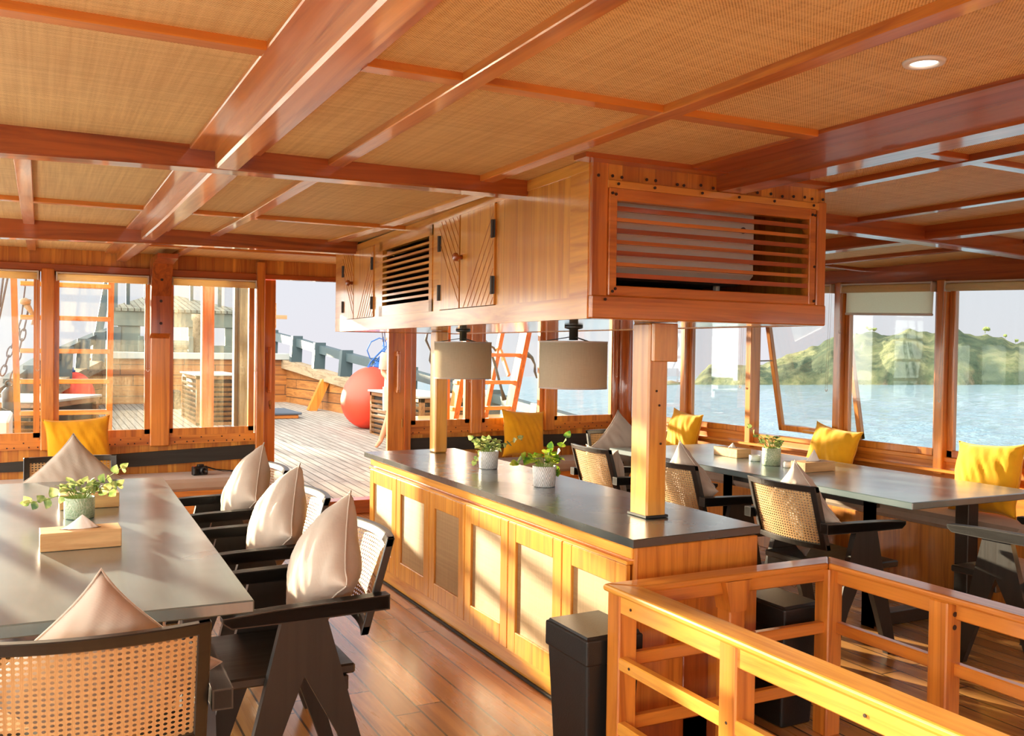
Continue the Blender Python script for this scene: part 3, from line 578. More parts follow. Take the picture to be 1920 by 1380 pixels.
def bulwark(k, label):
    e = thing('bulwark', label, 'bulwark', (0, 0, 0)); sg = 1 if k == 2 else -1; ys = [8.3 + i * 0.6 for i in range(25)]
    def ribbon(z0f, z1f, w0, w1, y0=8.0, y1=22.4):
        mb = MB(); V = []; n = 0
        for y in ys:
            if y < y0 - 0.01 or y > y1: continue
            x = bw(y, k); V += [(x + sg * w0, y, z0f(y)), (x + sg * w1, y, z0f(y)), (x + sg * w1, y, z1f(y)), (x + sg * w0, y, z1f(y))]; n += 1
        F = [tuple(range(4)), tuple((n - 1) * 4 + q for q in range(4))]
        for i in range(n - 1):
            for q in range(4): F.append((i * 4 + q, i * 4 + (q + 1) % 4, i * 4 + 4 + (q + 1) % 4, i * 4 + 4 + q))
        return mb.add(V, F)
    gap = lambda y: 0.24 + 0.014 * max(0, y - 12)
    ribbon(lambda y: dz(y) - 0.5, lambda y: bw(y, 3) - gap(y) * 1.5 - 0.15, 0.0, 0.06).build('hull_planking', 'hullside', e)
    ribbon(lambda y: bw(y, 3) - gap(y) * 1.5 - 0.17, lambda y: bw(y, 3) - gap(y) * 1.5 + 0.02, -0.12, 0.12).build('cap_plank', 'weathered', e)
    ribbon(lambda y: bw(y, 3) - gap(y) * 0.50, lambda y: bw(y, 3), 0.0, 0.16).build('top_rail', 'bluepaint', e)
    for i in range(10):
        y = 9.5 + i * 1.37; x = bw(y, k); mb = MB(); t = bw(y, 3)
        mb.add([(x - 0.10 * 1, y - 0.085, t - gap(y) * 1.5 - 0.02), (x + 0.14, y - 0.085, t - gap(y) * 1.5 - 0.02), (x + 0.14, y + 0.085, t - gap(y) * 1.5 - 0.02), (x - 0.10, y + 0.085, t - gap(y) * 1.5 - 0.02),
                (x - 0.06, y - 0.085, t + 0.05), (x + 0.16, y - 0.085, t + 0.05), (x + 0.16, y + 0.085, t + 0.05), (x - 0.06, y + 0.085, t + 0.05)], [(0, 1, 2, 3), (4, 5, 6, 7), (0, 1, 5, 4), (1, 2, 6, 5), (2, 3, 7, 6), (3, 0, 4, 7)]); mb.build('stanchion', 'bluepaint', e)
    for i in range(4):
        y = 12.2 + i * 2.1; x = bw(y, k); mb = MB(); z1 = bw(y, 3) - gap(y) * 1.5 - 0.16
        mb.beam((x - sg * 0.34, y, dz(y) - 0.02), (x - sg * 0.06, y, z1), 0.17, 0.14, (0, 1, 0)); mb.build('frame_timber', 'teakZ', e)
    return e
bulwark(2, 'starboard bulwark rising to the bow, blue-grey rail on posts over plank capping')
bulwark(1, 'port bulwark seen through the left windows, blue-grey rail on posts rising to the bow')
# forecastle: board bulkhead, capping, pulpit deck
YFC = 20.9
m = MB(); m.prism([(0.9, dz(YFC) - 0.1), (5.15, dz(YFC) - 0.1), (5.15, 1.22), (0.9, 1.22)], 1, YFC, YFC + 0.1); struct(m.build('forecastle_bulkhead', 'hullboards'))
e = thing('bow_platform', 'grey-green raised bow platform with slatted sloping top behind the windlass', 'platform')
m = MB(); m.box(0.9, 5.15, YFC - 0.12, YFC + 2.0, 1.22, 1.36, 0.01); m.build('cap_plank', 'boxtop', e)
m = MB()
for x0, x1 in ((1.5, 1.95), (2.35, 2.55), (2.95, 3.2), (3.75, 4.1)): m.box(x0, x1, YFC + 0.9, YFC + 1.0, 1.34, 1.95, 0.01)
m.box(1.35, 4.2, YFC + 0.85, YFC + 1.0, 1.92, 2.30, 0.01); m.box(1.35, 4.2, YFC + 0.88, YFC + 1.0, 1.34, 1.52, 0.01)
m.build('front_panel', 'greypaint', e)
m = MB(); m.add([(1.3, YFC + 0.8, 2.30), (4.3, YFC + 0.8, 2.30), (3.1, YFC + 4.2, 2.78), (2.5, YFC + 4.2, 2.78), (1.3, YFC + 0.8, 2.24), (4.3, YFC + 0.8, 2.24), (3.1, YFC + 4.2, 2.70), (2.5, YFC + 4.2, 2.70)], [(0, 1, 2, 3), (4, 5, 6, 7), (0, 1, 5, 4), (1, 2, 6, 5), (2, 3, 7, 6), (3, 0, 4, 7)]); m.build('slatted_top', 'greyslats', e)
for x, y, h in ((1.45, 0.9, 0.9), (1.75, 1.6, 0.9), (2.25, 3.0, 0.8), (2.75, 4.0, 0.7), (3.3, 3.0, 0.8), (3.75, 1.7, 0.8), (4.15, 0.9, 0.35), (4.23, 0.9, 0.4)):
    m = MB(); m.box(x - 0.04, x + 0.04, YFC + y - 0.04, YFC + y + 0.04, 2.25, 2.55 + h, 0.005); m.build('rail_post', 'bluepaint', e)
m = MB(); m.beam((1.45, YFC + 0.9, 3.1), (2.75, YFC + 4.0, 3.25), 0.05, 0.05); m.beam((4.2, YFC + 0.9, 2.95), (2.75, YFC + 4.0, 3.25), 0.05, 0.05); m.build('handrail', 'bluepaint', e)
m = MB(); m.beam((1.05, YFC + 1.0, 1.3), (1.40, YFC + 1.2, 3.4), 0.16, 0.16, (0, 1, 0)); o = m.build('bow_bollard_post', 'bluepaint'); tag(o, 'tall blue-grey post leaning at the port side of the bow platform', 'post')
m = MB(); m.tube([(1.9, YFC + 0.2, 1.52), (2.9, YFC + 0.2, 1.52)], [0.10, 0.10], 14); m.tube([(2.0, YFC + 0.2, 1.52), (2.3, YFC + 0.2, 1.52)], 0.18, 14); m.box(1.85, 1.95, YFC + 0.1, YFC + 0.3, 1.34, 1.7, 0.01); m.box(2.85, 2.95, YFC + 0.1, YFC + 0.3, 1.34, 1.7, 0.01)
tag(m.build('windlass', 'greypaint'), 'grey anchor windlass on the ledge in front of the bow platform', 'windlass')
m = MB(); m.lathe([(0.09, 1.3), (0.09, 2.05), (0.12, 2.08), (0.12, 2.2)], 14, Matrix.Translation((3.05, YFC + 0.3, 0.0))); tag(m.build('mooring_post', 'weathered', None, True), 'round grey mooring post standing before the bow platform', 'post')
# buoys
def buoy(label, x, y, r, lean=0.0):
    e = thing('buoy', label, 'buoy', (x, y, dz(y)), 0); e.rotation_euler = (0, lean, 0)
    prof = []
    for i in range(25):
        a = -pi / 2 + pi * i / 24; rr = r * cos(a); z = r + r * sin(a)
        if sin(a) > 0: z = r + r * 1.22 * sin(a); rr = r * cos(a) ** 0.9
        prof.append((max(rr, 0.03), z))
    mb = MB(); mb.lathe(prof, 40); mb.build('ball', 'buoy', e, True)
    mb = MB(); mb.lathe([(0.075, r * 2.20), (0.085, r * 2.26), (0.06, r * 2.32), (0.06, r * 2.42)], 16); mb.build('neck', 'blue_rope', e, True)
    return e
buoy('big coral-red inflatable buoy on the deck outside the open doorway', 4.80, 14.95, 0.47, RAD(14))
buoy('coral-red buoy half hidden behind the slatted locker seen through the left window', 0.56, 18.0, 0.36, RAD(-6))
m = MB(); 
for k in range(3): m.tube([(5.02 + 0.16 * sin(t * 0.9 + k), 15.0 - 0.2 * t / 8, 1.28 + 0.10 * k + 0.20 * sin(t * 0.75 + k * 2)) for t in range(9)], 0.010, 6)
m.tube([(5.16, 15.0, 1.7), (5.18, 14.9, 1.15)], 0.014, 6)
tag(m.build('blue_rope', 'blue_rope'), 'loops of blue rope tied at the top of the big coral buoy', 'rope')
# louvred lockers
def locker(label, x0, x1, y0, y1, z1, rz=0.0, faces=('l', 'n'), top='boxtop'):
    cx_, cy_ = (x0 + x1) / 2, (y0 + y1) / 2; hx, hy = (x1 - x0) / 2, (y1 - y0) / 2; b = dz(y0) - 0.02; H = z1 - b
    e = thing('louvred_locker', label, 'locker', (cx_, cy_, b), rz, 'louvred deck lockers'); mb = MB()
    mb.box(-hx + 0.05, hx - 0.05, -hy + 0.05, hy - 0.05, 0.02, H - 0.03, 0)
    mb.build('body', 'dark_inside', e); mb = MB()
    for sx in (-1, 1):
        for sy in (-1, 1): mb.box(sx * hx, sx * (hx - 0.07), sy * hy, sy * (hy - 0.07), 0, H - 0.03, 0.004)
    mb.box(-hx, hx, -hy, hy, 0, 0.07, 0.004); mb.box(-hx, hx, -hy, hy, H - 0.09, H - 0.03, 0.004); mb.build('frame', 'lockerwood', e)
    mb = MB(); n = max(4, int((H - 0.2) / 0.075))
    for i in range(n):
        z = 0.10 + (H - 0.22) * i / n
        mb.beam((-hx + 0.005, -hy + 0.07, z + 0.025), (-hx + 0.005, hy - 0.07, z + 0.025), 0.010, 0.048, (-0.6, 0, 1)); mb.beam((-hx + 0.07, -hy + 0.005, z + 0.025), (hx - 0.07, -hy + 0.005, z + 0.025), 0.010, 0.048, (0, -0.6, 1))
    mb.build('louvre_slats', 'lockerwood', e)
    mb = MB(); mb.box(-hx - 0.03, hx + 0.03, -hy - 0.03, hy + 0.03, H - 0.03, H, 0.006); mb.build('lid', top, e); return e
locker('slatted wooden locker right beside the big coral buoy, partly behind the door leaf', 4.68, 5.45, 12.0, 14.2, 0.85)
locker('slatted wooden locker in the middle of the foredeck seen through the window by the doorway', 2.30, 3.0, 16.0, 17.8, 1.04)
locker('slatted wooden locker with white lid outside the left front window', -0.62, 0.42, 11.6, 13.0, 0.88, RAD(-24))
m = MB(); m.box(1.9, 2.5, 19.4, 19.8, dz(19.4), 0.62, 0.03); tag(m.build('black_crate', 'bin_plastic'), 'black crate on the deck against the forecastle boards', 'crate')
e = thing('deck_hatch', 'low deck hatch with slate-blue mat just outside the doorway ahead of the bow boards', 'hatch'); m = MB(); m.box(3.2, 4.22, 16.9, 18.2, dz(17), dz(17) + 0.07, 0.01); m.build('coaming', 'teakX', e); m = MB(); m.box(3.16, 4.27, 16.85, 18.25, dz(17) + 0.07, dz(17) + 0.11, 0.01); m.build('mat', 'slate_mat', e)
# ladders to the sun deck
def ladder(name, label, x0, x1, yb, yt, zb, zt_, sw, sd, rungs, spl=0.0):
    e = thing(name, label, 'ladder', (0, 0, 0), 0); f = lambda z: yb + (yt - yb) * (z - zb) / (zt_ - zb)
    for x, s in ((x0, -spl), (x1, 0.0)):
        mb = MB(); mb.beam((x, f(zb), zb), (x + s, f(zt_), zt_), sw, sd, (0, 1, 0)); mb.build('stringer', 'teakZ', e)
    for z in rungs:
        mb = MB(); mb.box(x0 - (0.05 if sd > 0.12 else 0), x1 + (0.05 if sd > 0.12 else 0), f(z) - 0.05, f(z) + 0.07, z - 0.02, z + 0.02, 0.005); mb.build('rung', 'paleteakX', e)
    return e
ladder('deck_ladder', 'wooden ladder standing outside the left front windows', -0.155, 0.565, 9.35, 9.0, 0.07, 2.6, 0.05, 0.09, (0.30, 0.60, 0.89, 1.17, 1.44, 1.73, 2.02), 0.06)
e = ladder('deck_ladder', 'sloping wooden ladder with handrail seen between the two lamps', 4.02, 4.70, 9.60, 8.62, 0.07, 2.5, 0.06, 0.15, (0.30, 0.58, 0.86, 1.15, 1.45, 1.75, 2.05))
m = MB(); m.beam((4.68, 9.95, 0.62), (4.68, 9.16, 2.5), 0.05, 0.055, (0, 1, 0)); m.beam((4.68, 9.30, 1.22), (4.68, 9.52, 1.50), 0.03, 0.04, (0, 1, 0)); m.build('handrail', 'teakZ', e)
# posts carrying the roof overhang
for x, lab in ((1.325, 'orange-brown post outside the window beside the doorway'), (3.60, 'brown post outside the window behind the far lamp')):
    m = MB(); m.box(x - 0.052, x + 0.052, 8.55, 8.65, 0.05, 2.3, 0.006); tag(m.build('deck_post', 'teakZ'), lab, 'post')
m = MB(); m.box(1.70, 1.80, 9.2, 9.3, dz(9), 2.4, 0.01); m.box(1.668, 1.70, 9.2, 9.3, dz(9), 2.4, 0.003); tag(m.build('canopy_post', 'greypaint'), 'grey-white painted post just outside the glass left of the doorway', 'post')
# low side lockers below the side windows
m = MB(); m.box(3.95, 5.6, 10.15, 11.0, dz(10.15), 0.66, 0.02); tag(m.build('side_deck_box', 'paleteakX'), 'low wooden deck box behind the sloping ladder', 'box')
m = MB(); m.box(-1.2, -0.25, 9.6, 11.0, dz(10), 0.80, 0.02); tag(m.build('side_deck_box', 'whitewash'), 'white-topped deck box outside the leftmost front window', 'box')
# rigging: chains, ropes, blocks
def chain(mb, a, b, n, r=0.007, w_=0.022):
    a = Vector(a); b = Vector(b); d = (b - a); l = d.length / n; d.normalize(); s1 = d.cross(Vector((0, 1, 0))).normalized(); s2 = d.cross(s1).normalized()
    for i in range(n):
        c = a + d * (i + 0.5) * l; s_ = s1 if i % 2 else s2
        mb.tube([c + d * (l * 0.62) * cos(t * pi / 5) + s_ * w_ * sin(t * pi / 5) for t in range(11)], r, 6, False)
def block(mb, x, y, z): mb.lathe([(0.02, 0.0), (0.055, 0.02), (0.06, 0.16), (0.03, 0.20), (0.012, 0.21)], 14, Matrix.Translation((x, y, z))); mb.tube([(x + 0.03 * cos(t * pi / 5), y, z + 0.235 + 0.03 * sin(t * pi / 5)) for t in range(11)], 0.008, 6, False)
m = MB(); m.tube([(-0.27, 9.4, 2.3), (-0.32, 9.4, 1.82)], 0.010, 6); m.tube([(-0.22, 9.4, 2.3), (-0.34, 9.4, 1.62)], 0.010, 6); m.tube([(-0.08, 9.4, 2.4), (-0.15, 9.4, 1.72)], 0.007, 6)
tag(m.build('rigging_rope', 'darkrope'), 'thin dark stay ropes at the left edge outside the window', 'rope')
m = MB(); chain(m, (-0.15, 9.4, 1.72), (-0.30, 9.4, 1.22), 6); tag(m.build('rigging_chain', 'darkrope'), 'dark shackle chain nearest the left edge of the picture', 'chain')
m = MB(); m.tube([(-0.08, 9.45, 1.90), (-0.11, 9.45, 1.72)], 0.010, 6); chain(m, (-0.11, 9.45, 1.72), (-0.22, 9.45, 1.16), 6); tag(m.build('rigging_chain', 'darkrope'), 'dark shackle chain holding the block outside the leftmost window', 'chain')
m = MB(); block(m, -0.245, 9.45, 0.905); tag(m.build('rigging_block', 'foambin', None, True), 'dark rigging block hanging outside the leftmost window', 'block')
m = MB(); m.tube([(-0.11 + 0.06 * sin(t * 0.5), 9.4, 1.85 - 0.045 * t) for t in range(5)], [0.03, 0.022, 0.016, 0.016, 0.02], 8); m.lathe([(0.01, 0), (0.045, 0.02), (0.045, 0.05), (0.01, 0.07)], 12, Matrix.Translation((-0.12, 9.4, 1.84))); tag(m.build('cleat_hook', 'weathered', None, True), 'pale hook on the left ladder outside', 'hook')
m = MB(); m.tube([(3.83, 9.6, 1.75), (3.80, 9.6, 1.6), (3.86, 9.6, 1.48), (3.85, 9.6, 1.38), (3.90, 9.6, 1.28)], [0.010, 0.016, 0.010, 0.016, 0.008], 8); tag(m.build('rigging_hook', 'foambin', None, True), 'thin twisted rigging hook between the far post and the far lamp', 'hook')
m = MB(); block(m, 3.93, 9.6, 0.93); tag(m.build('rigging_block', 'foambin', None, True), 'dark rigging block hanging below the far lampshade outside', 'block')
m = MB(); m.tube([(4.52, 9.6, 1.62), (4.57, 9.6, 1.54), (4.60, 9.6, 1.46), (4.63, 9.6, 1.40), (4.74, 9.6, 1.05), (4.78, 9.6, 0.93)], [0.008, 0.03, 0.012, 0.016, 0.016, 0.03], 8); m.tube([(4.56, 9.6, 1.56), (4.63, 9.6, 1.53), (4.66, 9.6, 1.49)], 0.012, 6); tag(m.build('rigging_stay', 'foambin', None, True), 'grey stay with hook running down behind the sloping ladder', 'rigging')
m = MB(); m.tube([(5.06, 9.6, 1.46), (5.13, 9.6, 1.42), (5.17, 9.6, 1.34), (5.17, 9.6, 1.26), (5.20, 9.6, 1.18)], [0.035, 0.02, 0.012, 0.016, 0.01], 8); tag(m.build('rigging_hook', 'foambin', None, True), 'dark twisted hook just left of the near lampshade', 'hook')
m = MB(); m.tube([(3.26 * 1.36, 13.0, 1.95), (3.29 * 1.36, 13.0, 1.60)], 0.008, 6); m.tube([(3.29 * 1.36, 13.0, 1.95), (3.315 * 1.36, 13.0, 1.60)], 0.008, 6); tag(m.build('stay_rope', 'darkrope'), 'pair of thin ropes above the person outside the doorway', 'rope')
m = MB(); m.box(4.30, 4.38, 19.5, 19.56, 1.90, 2.42, 0); m.box(4.28, 4.60, 19.48, 19.56, 2.09, 2.17, 0); tag(m.build('bow_lamp_bracket', 'dryteakX'), 'small crosspiece showing at the top left of the doorway', 'bracket')
# sea, tilted a little against the boat
SN = Vector((-0.00298, 0.032715, 0.99946))
sea = thing('sea', None, None, (0, 0, -2.6)); sea['kind'] = 'structure'; sea.name = 'sea'
sea.rotation_euler = Vector((0, 0, 1)).rotation_difference(SN).to_euler()
m = MB()
def wave(x, y):
    return 0.085 * sin(0.9 * x + 1.3 * y + 2.2 * MN.noise(Vector((x * 0.12, y * 0.12, 0)))) * (0.5 + MN.noise(Vector((x * 0.05, y * 0.05, 9)))) + 0.16 * MN.noise(Vector((x * 0.42 + y * 0.1, y * 0.62, 3.0))) + 0.07 * MN.noise(Vector((x * 1.3, y * 1.7, 7.0)))
def wv(u, v):
    r_ = 17.0 * (900 / 17.0) ** u; a = RAD(-8) + v * RAD(74); x, y = r_ * sin(a), r_ * cos(a); k = min(1.0, 0.2 + r_ / 60) * (1.0 if u < 0.98 else 0.0)
    return (x, y, 0.02 + wave(x, y) * k)
m.grid(wv, 330, 300); struct(m.build('rippled_water', 'sea_water', sea, True))
m = MB()
rr = [0, 15, 30, 60, 120, 250, 500, 1000, 2500, 6000, 14000]; n = 72; V = [(0, 0, 0)]; F = []
for r in rr[1:]:
    for k in range(n): V.append((r * cos(2 * pi * k / n), r * sin(2 * pi * k / n), 0))
for k in range(n): F.append((0, 1 + k, 1 + (k + 1) % n))
for i in range(len(rr) - 2):
    for k in range(n): F.append((1 + i * n + k, 1 + i * n + (k + 1) % n, 1 + (i + 1) * n + (k + 1) % n, 1 + (i + 1) * n + k))
m.add(V, F); m.v = [(a, b, c - 0.35) for a, b, c in m.v]; struct(m.build('sea_surface', 'sea_water', sea))
# headland: height profile by bearing, real relief
def hgt(px):
    P = [(1225, 0), (1240, 3), (1258, 8), (1272, 3), (1290, 2), (1303, 6), (1318, 30), (1330, 42), (1352, 40), (1372, 33), (1395, 33), (1420, 37), (1450, 44), (1500, 56), (1540, 72), (1562, 82), (1600, 90), (1650, 97), (1700, 101), (1760, 98), (1800, 97), (1850, 97), (1900, 86), (1960, 78), (2100, 60), (2400, 30), (2600, 0)]
    for a, b in zip(P, P[1:]):
        if a[0] <= px <= b[0]: return a[1] + (b[1] - a[1]) * (px - a[0]) / (b[0] - a[0])
    return 0.0
VI = 420.0
def hill_fn(u, v):
    px = 1222 + u * 1400; ang = math.atan((px - 960) / 1745.0); base = RAD(26.9) + ang       # bearing clockwise from +Y
    h = hgt(px) / 1745.0 * cos(ang) * (VI + 55)                                                     # metres at the crest
    h *= 1.0
    near = VI - 6 * MN.noise(Vector((px * 0.012, 0.3, 0))) * 3; d = near + v * 150
    q = v / 0.40
    s = (q ** 0.55) if q < 1 else max(0.0, 1 - (q - 1) * 0.45)
    z = h * s + (MN.noise(Vector((px * 0.02, v * 3.0, 1.7))) * 3.0 + MN.noise(Vector((px * 0.07, v * 11.0, 5.7))) * 1.6) * min(1, h / 10) * min(1, v * 8)
    if v == 0: z = -1.0
    return (d * sin(base), d * cos(base), z)
m = MB(); m.grid(hill_fn, 260, 34); o = m.build('headland', 'hill', sea, True); struct(o)
m = MB()
for px, s_, dv in ((1361, 0.9, 0.4), (1632, 1.3, 0.42), (1848, 1.5, 0.40), (1886, 0.9, 0.40), (1640, 1.1, 0.42), (1905, 0.9, 0.4)):
    p = Vector(hill_fn((px - 1222) / 1400, dv)); m.tube([p, p + Vector((0, 0, s_ * 1.2))], 0.25 * s_ / 2, 5)
    for k in range(7):
        c = p + Vector((random.uniform(-1, 1) * s_, random.uniform(-1, 1) * s_, s_ * (1.1 + random.random() * 0.7))); m.lathe([(0.05, -0.5 * s_), (0.55 * s_, -0.2 * s_), (0.6 * s_, 0.1 * s_), (0.05, 0.5 * s_)], 7, Matrix.Translation(c))
o = m.build('hilltop_trees', 'leaf_sage', sea); o['kind'] = 'stuff'
#PART3

# ================================================================ OVERHEAD CABINET
oc = thing('overhead_cabinet', 'large golden teak cabinet hanging from the ceiling above the island', 'cabinet', (0, 0, 0))
ZB0, ZB1 = 1.62, 2.198
def wedge(mb, y0, y1, z0, z1, t0, t1):
    """slab on the slanting port side of the cabinet, from t0 (inside, +) to t1 (outside, -)"""
    a0, a1 = bx_left(y0), bx_left(y1)
    return mb.add([(a0 + t0, y0, z0), (a0 - t1, y0, z0), (a1 - t1, y1, z0), (a1 + t0, y1, z0), (a0 + t0, y0, z1), (a0 - t1, y0, z1), (a1 - t1, y1, z1), (a1 + t0, y1, z1)], [(0, 1, 2, 3), (4, 5, 6, 7), (0, 1, 5, 4), (1, 2, 6, 5), (2, 3, 7, 6), (3, 0, 4, 7)])
m = MB(); wedge(m, BOXY0, BOXY1, ZB0, 1.70, 0.025, 0.004); wedge(m, BOXY0, BOXY1, 2.155, ZB1, 0.025, 0.004)
for y0, y1 in ((2.88, 3.02), (5.53, 5.655), (4.44, 4.55), (6.44, 6.67)): wedge(m, y0, y1, 1.70, 2.155, 0.025, 0.003)
m.build('side_frame', 'paleteakY', oc)
m = MB(); wedge(m, 3.02, 3.72, 1.70, 2.155, 0.022, 0.0); m.build('side_panel', 'boards_side', oc)
m = MB(); m.prism([(bx_left(BOXY0) + 0.01, BOXY0), (BOXX1 - 0.01, BOXY0), (BOXX1 - 0.01, BOXY1), (bx_left(BOXY1) + 0.01, BOXY1)], 2, ZB0 + 0.004, ZB0 + 0.02); o = m.build('underside', 'sky_sheen_white', oc)  # whitish base colour stands in for sky reflected in the varnish
m = MB(); m.box(BOXX1 - 0.02, BOXX1, BOXY0, BOXY1, ZB0, ZB1 - 0.02, 0.003); m.build('starboard_panel', 'boards_side', oc)
m = MB(); m.box(bx_left(BOXY1), BOXX1, BOXY1 - 0.02, BOXY1, ZB0, ZB1, 0.003); m.build('end_panel', 'boards_front', oc)
m = MB(); m.box(1.81, BOXX1 - 0.03, 3.62, 3.64, ZB0 + 0.03, ZB1 - 0.01, 0); m.box(2.35, 2.36, 3.64, 6.6, ZB0 + 0.03, ZB1, 0); m.build('inner_partition', 'dark_inside', oc)
# front (camera side)
m = MB(); F0 = BOXY0 - 0.012
m.box(1.765, 1.835, F0 - 0.006, BOXY0 + 0.05, 1.70, ZB1, 0.004); m.build('corner_post', 'teakZ', oc); m = MB(); m.box(2.855, 2.905, F0 - 0.006, BOXY0 + 0.05, 1.70, 2.13, 0.004)
m.build('corner_post', 'teakZ', oc)
m = MB(); m.box(1.765, 2.905, F0 - 0.012, BOXY0 + 0.06, ZB0, 1.705, 0.005); m.build('bottom_rail', 'teakX', oc)
m = MB(); m.box(1.835, 2.90, F0, BOXY0 + 0.01, 2.115, ZB1, 0.002); m.build('top_frieze', 'boards_front', oc)
m = MB(); m.box(1.83, 2.86, F0 - 0.010, BOXY0 + 0.01, 2.095, 2.125, 0.003); m.build('moulding', 'paleteakX', oc)
g = bpy.data.objects.new('front_grille', None)
gm = MB(); gm.box(1.855, 2.82, F0 - 0.012, BOXY0 + 0.02, 2.052, 2.097, 0.003); gm.box(1.855, 2.82, F0 - 0.012, BOXY0 + 0.02, 1.705, 1.742, 0.003); gm.box(1.835, 1.870, F0 - 0.014, BOXY0 + 0.02, 1.705, 2.097, 0.003); gm.box(2.805, 2.84, F0 - 0.014, BOXY0 + 0.02, 1.705, 2.097, 0.003)
gf = gm.build('grille_frame', 'teakX', oc)
for i in range(7):
    z = 2.032 - i * 0.0405; gm = MB(); gm.beam((1.865, F0 + 0.004, z - 0.008), (2.812, F0 + 0.004, z - 0.008), 0.018, 0.0135 if i % 2 else 0.017, (0, 0, 1)); gm.build('slat', 'teakX' if i % 2 else 'redteakX', gf)
m = MB(); rs = random.Random(3)
for x in [1.79, 1.85, 1.89, 2.00, 2.04, 2.14, 2.17, 2.25, 2.31, 2.345, 2.39, 2.43, 2.48, 2.53, 2.60, 2.66, 2.72, 2.78, 2.82, 2.88]: m.lathe([(0.006, 0), (0.006, 0.003)], 8, Matrix.Translation((x, F0 - 0.006, 2.137 + rs.uniform(-0.004, 0.006))) @ Matrix.Rotation(pi / 2, 4, 'X'))
for x, z in [(1.87, 2.11), (2.03, 2.11), (2.25, 2.11), (2.43, 2.11), (2.61, 2.11), (2.82, 2.11), (1.845, 2.075), (1.86, 2.072), (1.85, 1.72), (1.862, 1.73), (2.83, 2.07), (2.815, 2.072), (2.83, 1.86), (2.83, 1.72), (1.82, 1.69)]: m.lathe([(0.0055, 0), (0.0055, 0.004)], 8, Matrix.Translation((x, F0 - 0.016, z)) @ Matrix.Rotation(pi / 2, 4, 'X'))
o = m.build('screw_heads', 'screw', oc); o['kind'] = 'stuff'
# side doors with hinges, knobs
def sdoor(name, y0, y1, hinge_y, diag, knob=None):
    mb = MB(); wedge(mb, y0 + 0.004, y1 - 0.004, 1.703, 2.152, 0.02, 0.010)
    d = mb.build(name, 'boards_diag', oc)
    if diag:
        # chevron boards as thin battens with a groove between
        mb = MB(); n = 7; H = 0.449
        for i in range(n):
            za = 1.703 + H * (i + 0.5) / n
            ya, yb = (y0 + 0.01, y1 - 0.01)
            def cl(y, z): return (bx_left(y) - 0.0115, y, z)
            dzv = (y1 - y0) * 1.1 * (-1 if diag > 0 else 1)
            z0_, z1_ = za, za + dzv
            t0, t1 = 0.0, 1.0
            lo, hi = 1.705, 2.150
            if dzv:
                c = sorted(((lo - z0_) / dzv, (hi - z0_) / dzv)); t0 = max(t0, c[0]); t1 = min(t1, c[1])
            if t1 - t0 > 0.05: mb.tube([cl(ya + (yb - ya) * t0, z0_ + dzv * t0), cl(ya + (yb - ya) * t1, z0_ + dzv * t1)], 0.0012, 4)
        mb.build('board_groove', 'teakY', d)
    for z in (1.79, 2.04):
        mb = MB(); yh = hinge_y; mb.tube([(bx_left(yh) - 0.014, yh, z - 0.04), (bx_left(yh) - 0.014, yh, z + 0.04)], 0.009, 8); mb.box(bx_left(yh) - 0.013, bx_left(yh) - 0.009, yh - 0.02, yh + 0.02, z - 0.04, z + 0.04, 0.001); mb.build('hinge', 'dark_metal', d)
    if knob:
        mb = MB(); mb.lathe([(0.011, 0), (0.010, 0.018), (0.020, 0.026), (0.020, 0.040), (0.012, 0.046)], 14, Matrix.Translation((bx_left(knob) - 0.010, knob, 1.945)) @ Matrix.Rotation(-pi / 2, 4, 'Y')); mb.build('knob', 'redteakX', d, True)
sdoor('door', 6.14, 6.44, 6.42, -1, 6.165); sdoor('door', 5.655, 6.13, 5.68, 1); sdoor('door', 4.15, 4.44, 4.43, -1); sdoor('door', 3.72, 4.14, 3.735, 1, 4.115)
# side louvre
m = MB(); wedge(m, 4.55, 5.53, 1.70, 1.762, 0.02, 0.008); wedge(m, 4.55, 5.53, 2.10, 2.155, 0.02, 0.008); wedge(m, 4.55, 4.60, 1.70, 2.155, 0.02, 0.008); wedge(m, 5.46, 5.53, 1.70, 2.155, 0.02, 0.008)
lf = m.build('side_louvre', 'paleteakY', oc)
for i in range(9):
    z = 1.790 + i * 0.0345; m = MB(); m.beam((bx_left(4.60) + 0.004, 4.595, z), (bx_left(5.46) + 0.004, 5.465, z), 0.022, 0.013, (0, 0, 1)); m.build('slat', 'paleteakY', lf)
# the air conditioner units inside
m = MB(); m.box(1.875, 2.62, 2.96, 3.20, 1.80, 2.085, 0.02); ac = m.build('air_conditioner', 'aircon_white'); tag(ac, 'off-white air conditioner behind the front grille of the hanging cabinet', 'air conditioner')
m = MB(); m.lathe([(0.013, 0), (0.013, 0.004), (0.009, 0.005), (0.009, 0.004)], 18, Matrix.Translation((2.545, 2.96, 2.00)) @ Matrix.Rotation(pi / 2, 4, 'X')); m.build('badge', 'grey_metal', ac)
m = MB(); m.box(1.89, 2.56, 2.99, 3.17, 1.775, 1.802, 0.01); m.build('air_outlet', 'grey_metal', ac); m = MB(); m.tube([(2.48, 3.04, 1.78), (2.44, 3.0, 1.70), (2.42, 3.0, 1.655)], 0.014, 8); m.build('drain_hose', 'aircon_white', ac)
m = MB(); m.box(1.98, 2.26, 4.35, 4.93, 1.80, 2.12, 0.03); tag(m.build('air_conditioner', 'grey_metal'), 'grey rounded unit behind the slats on the port side of the hanging cabinet', 'air conditioner')

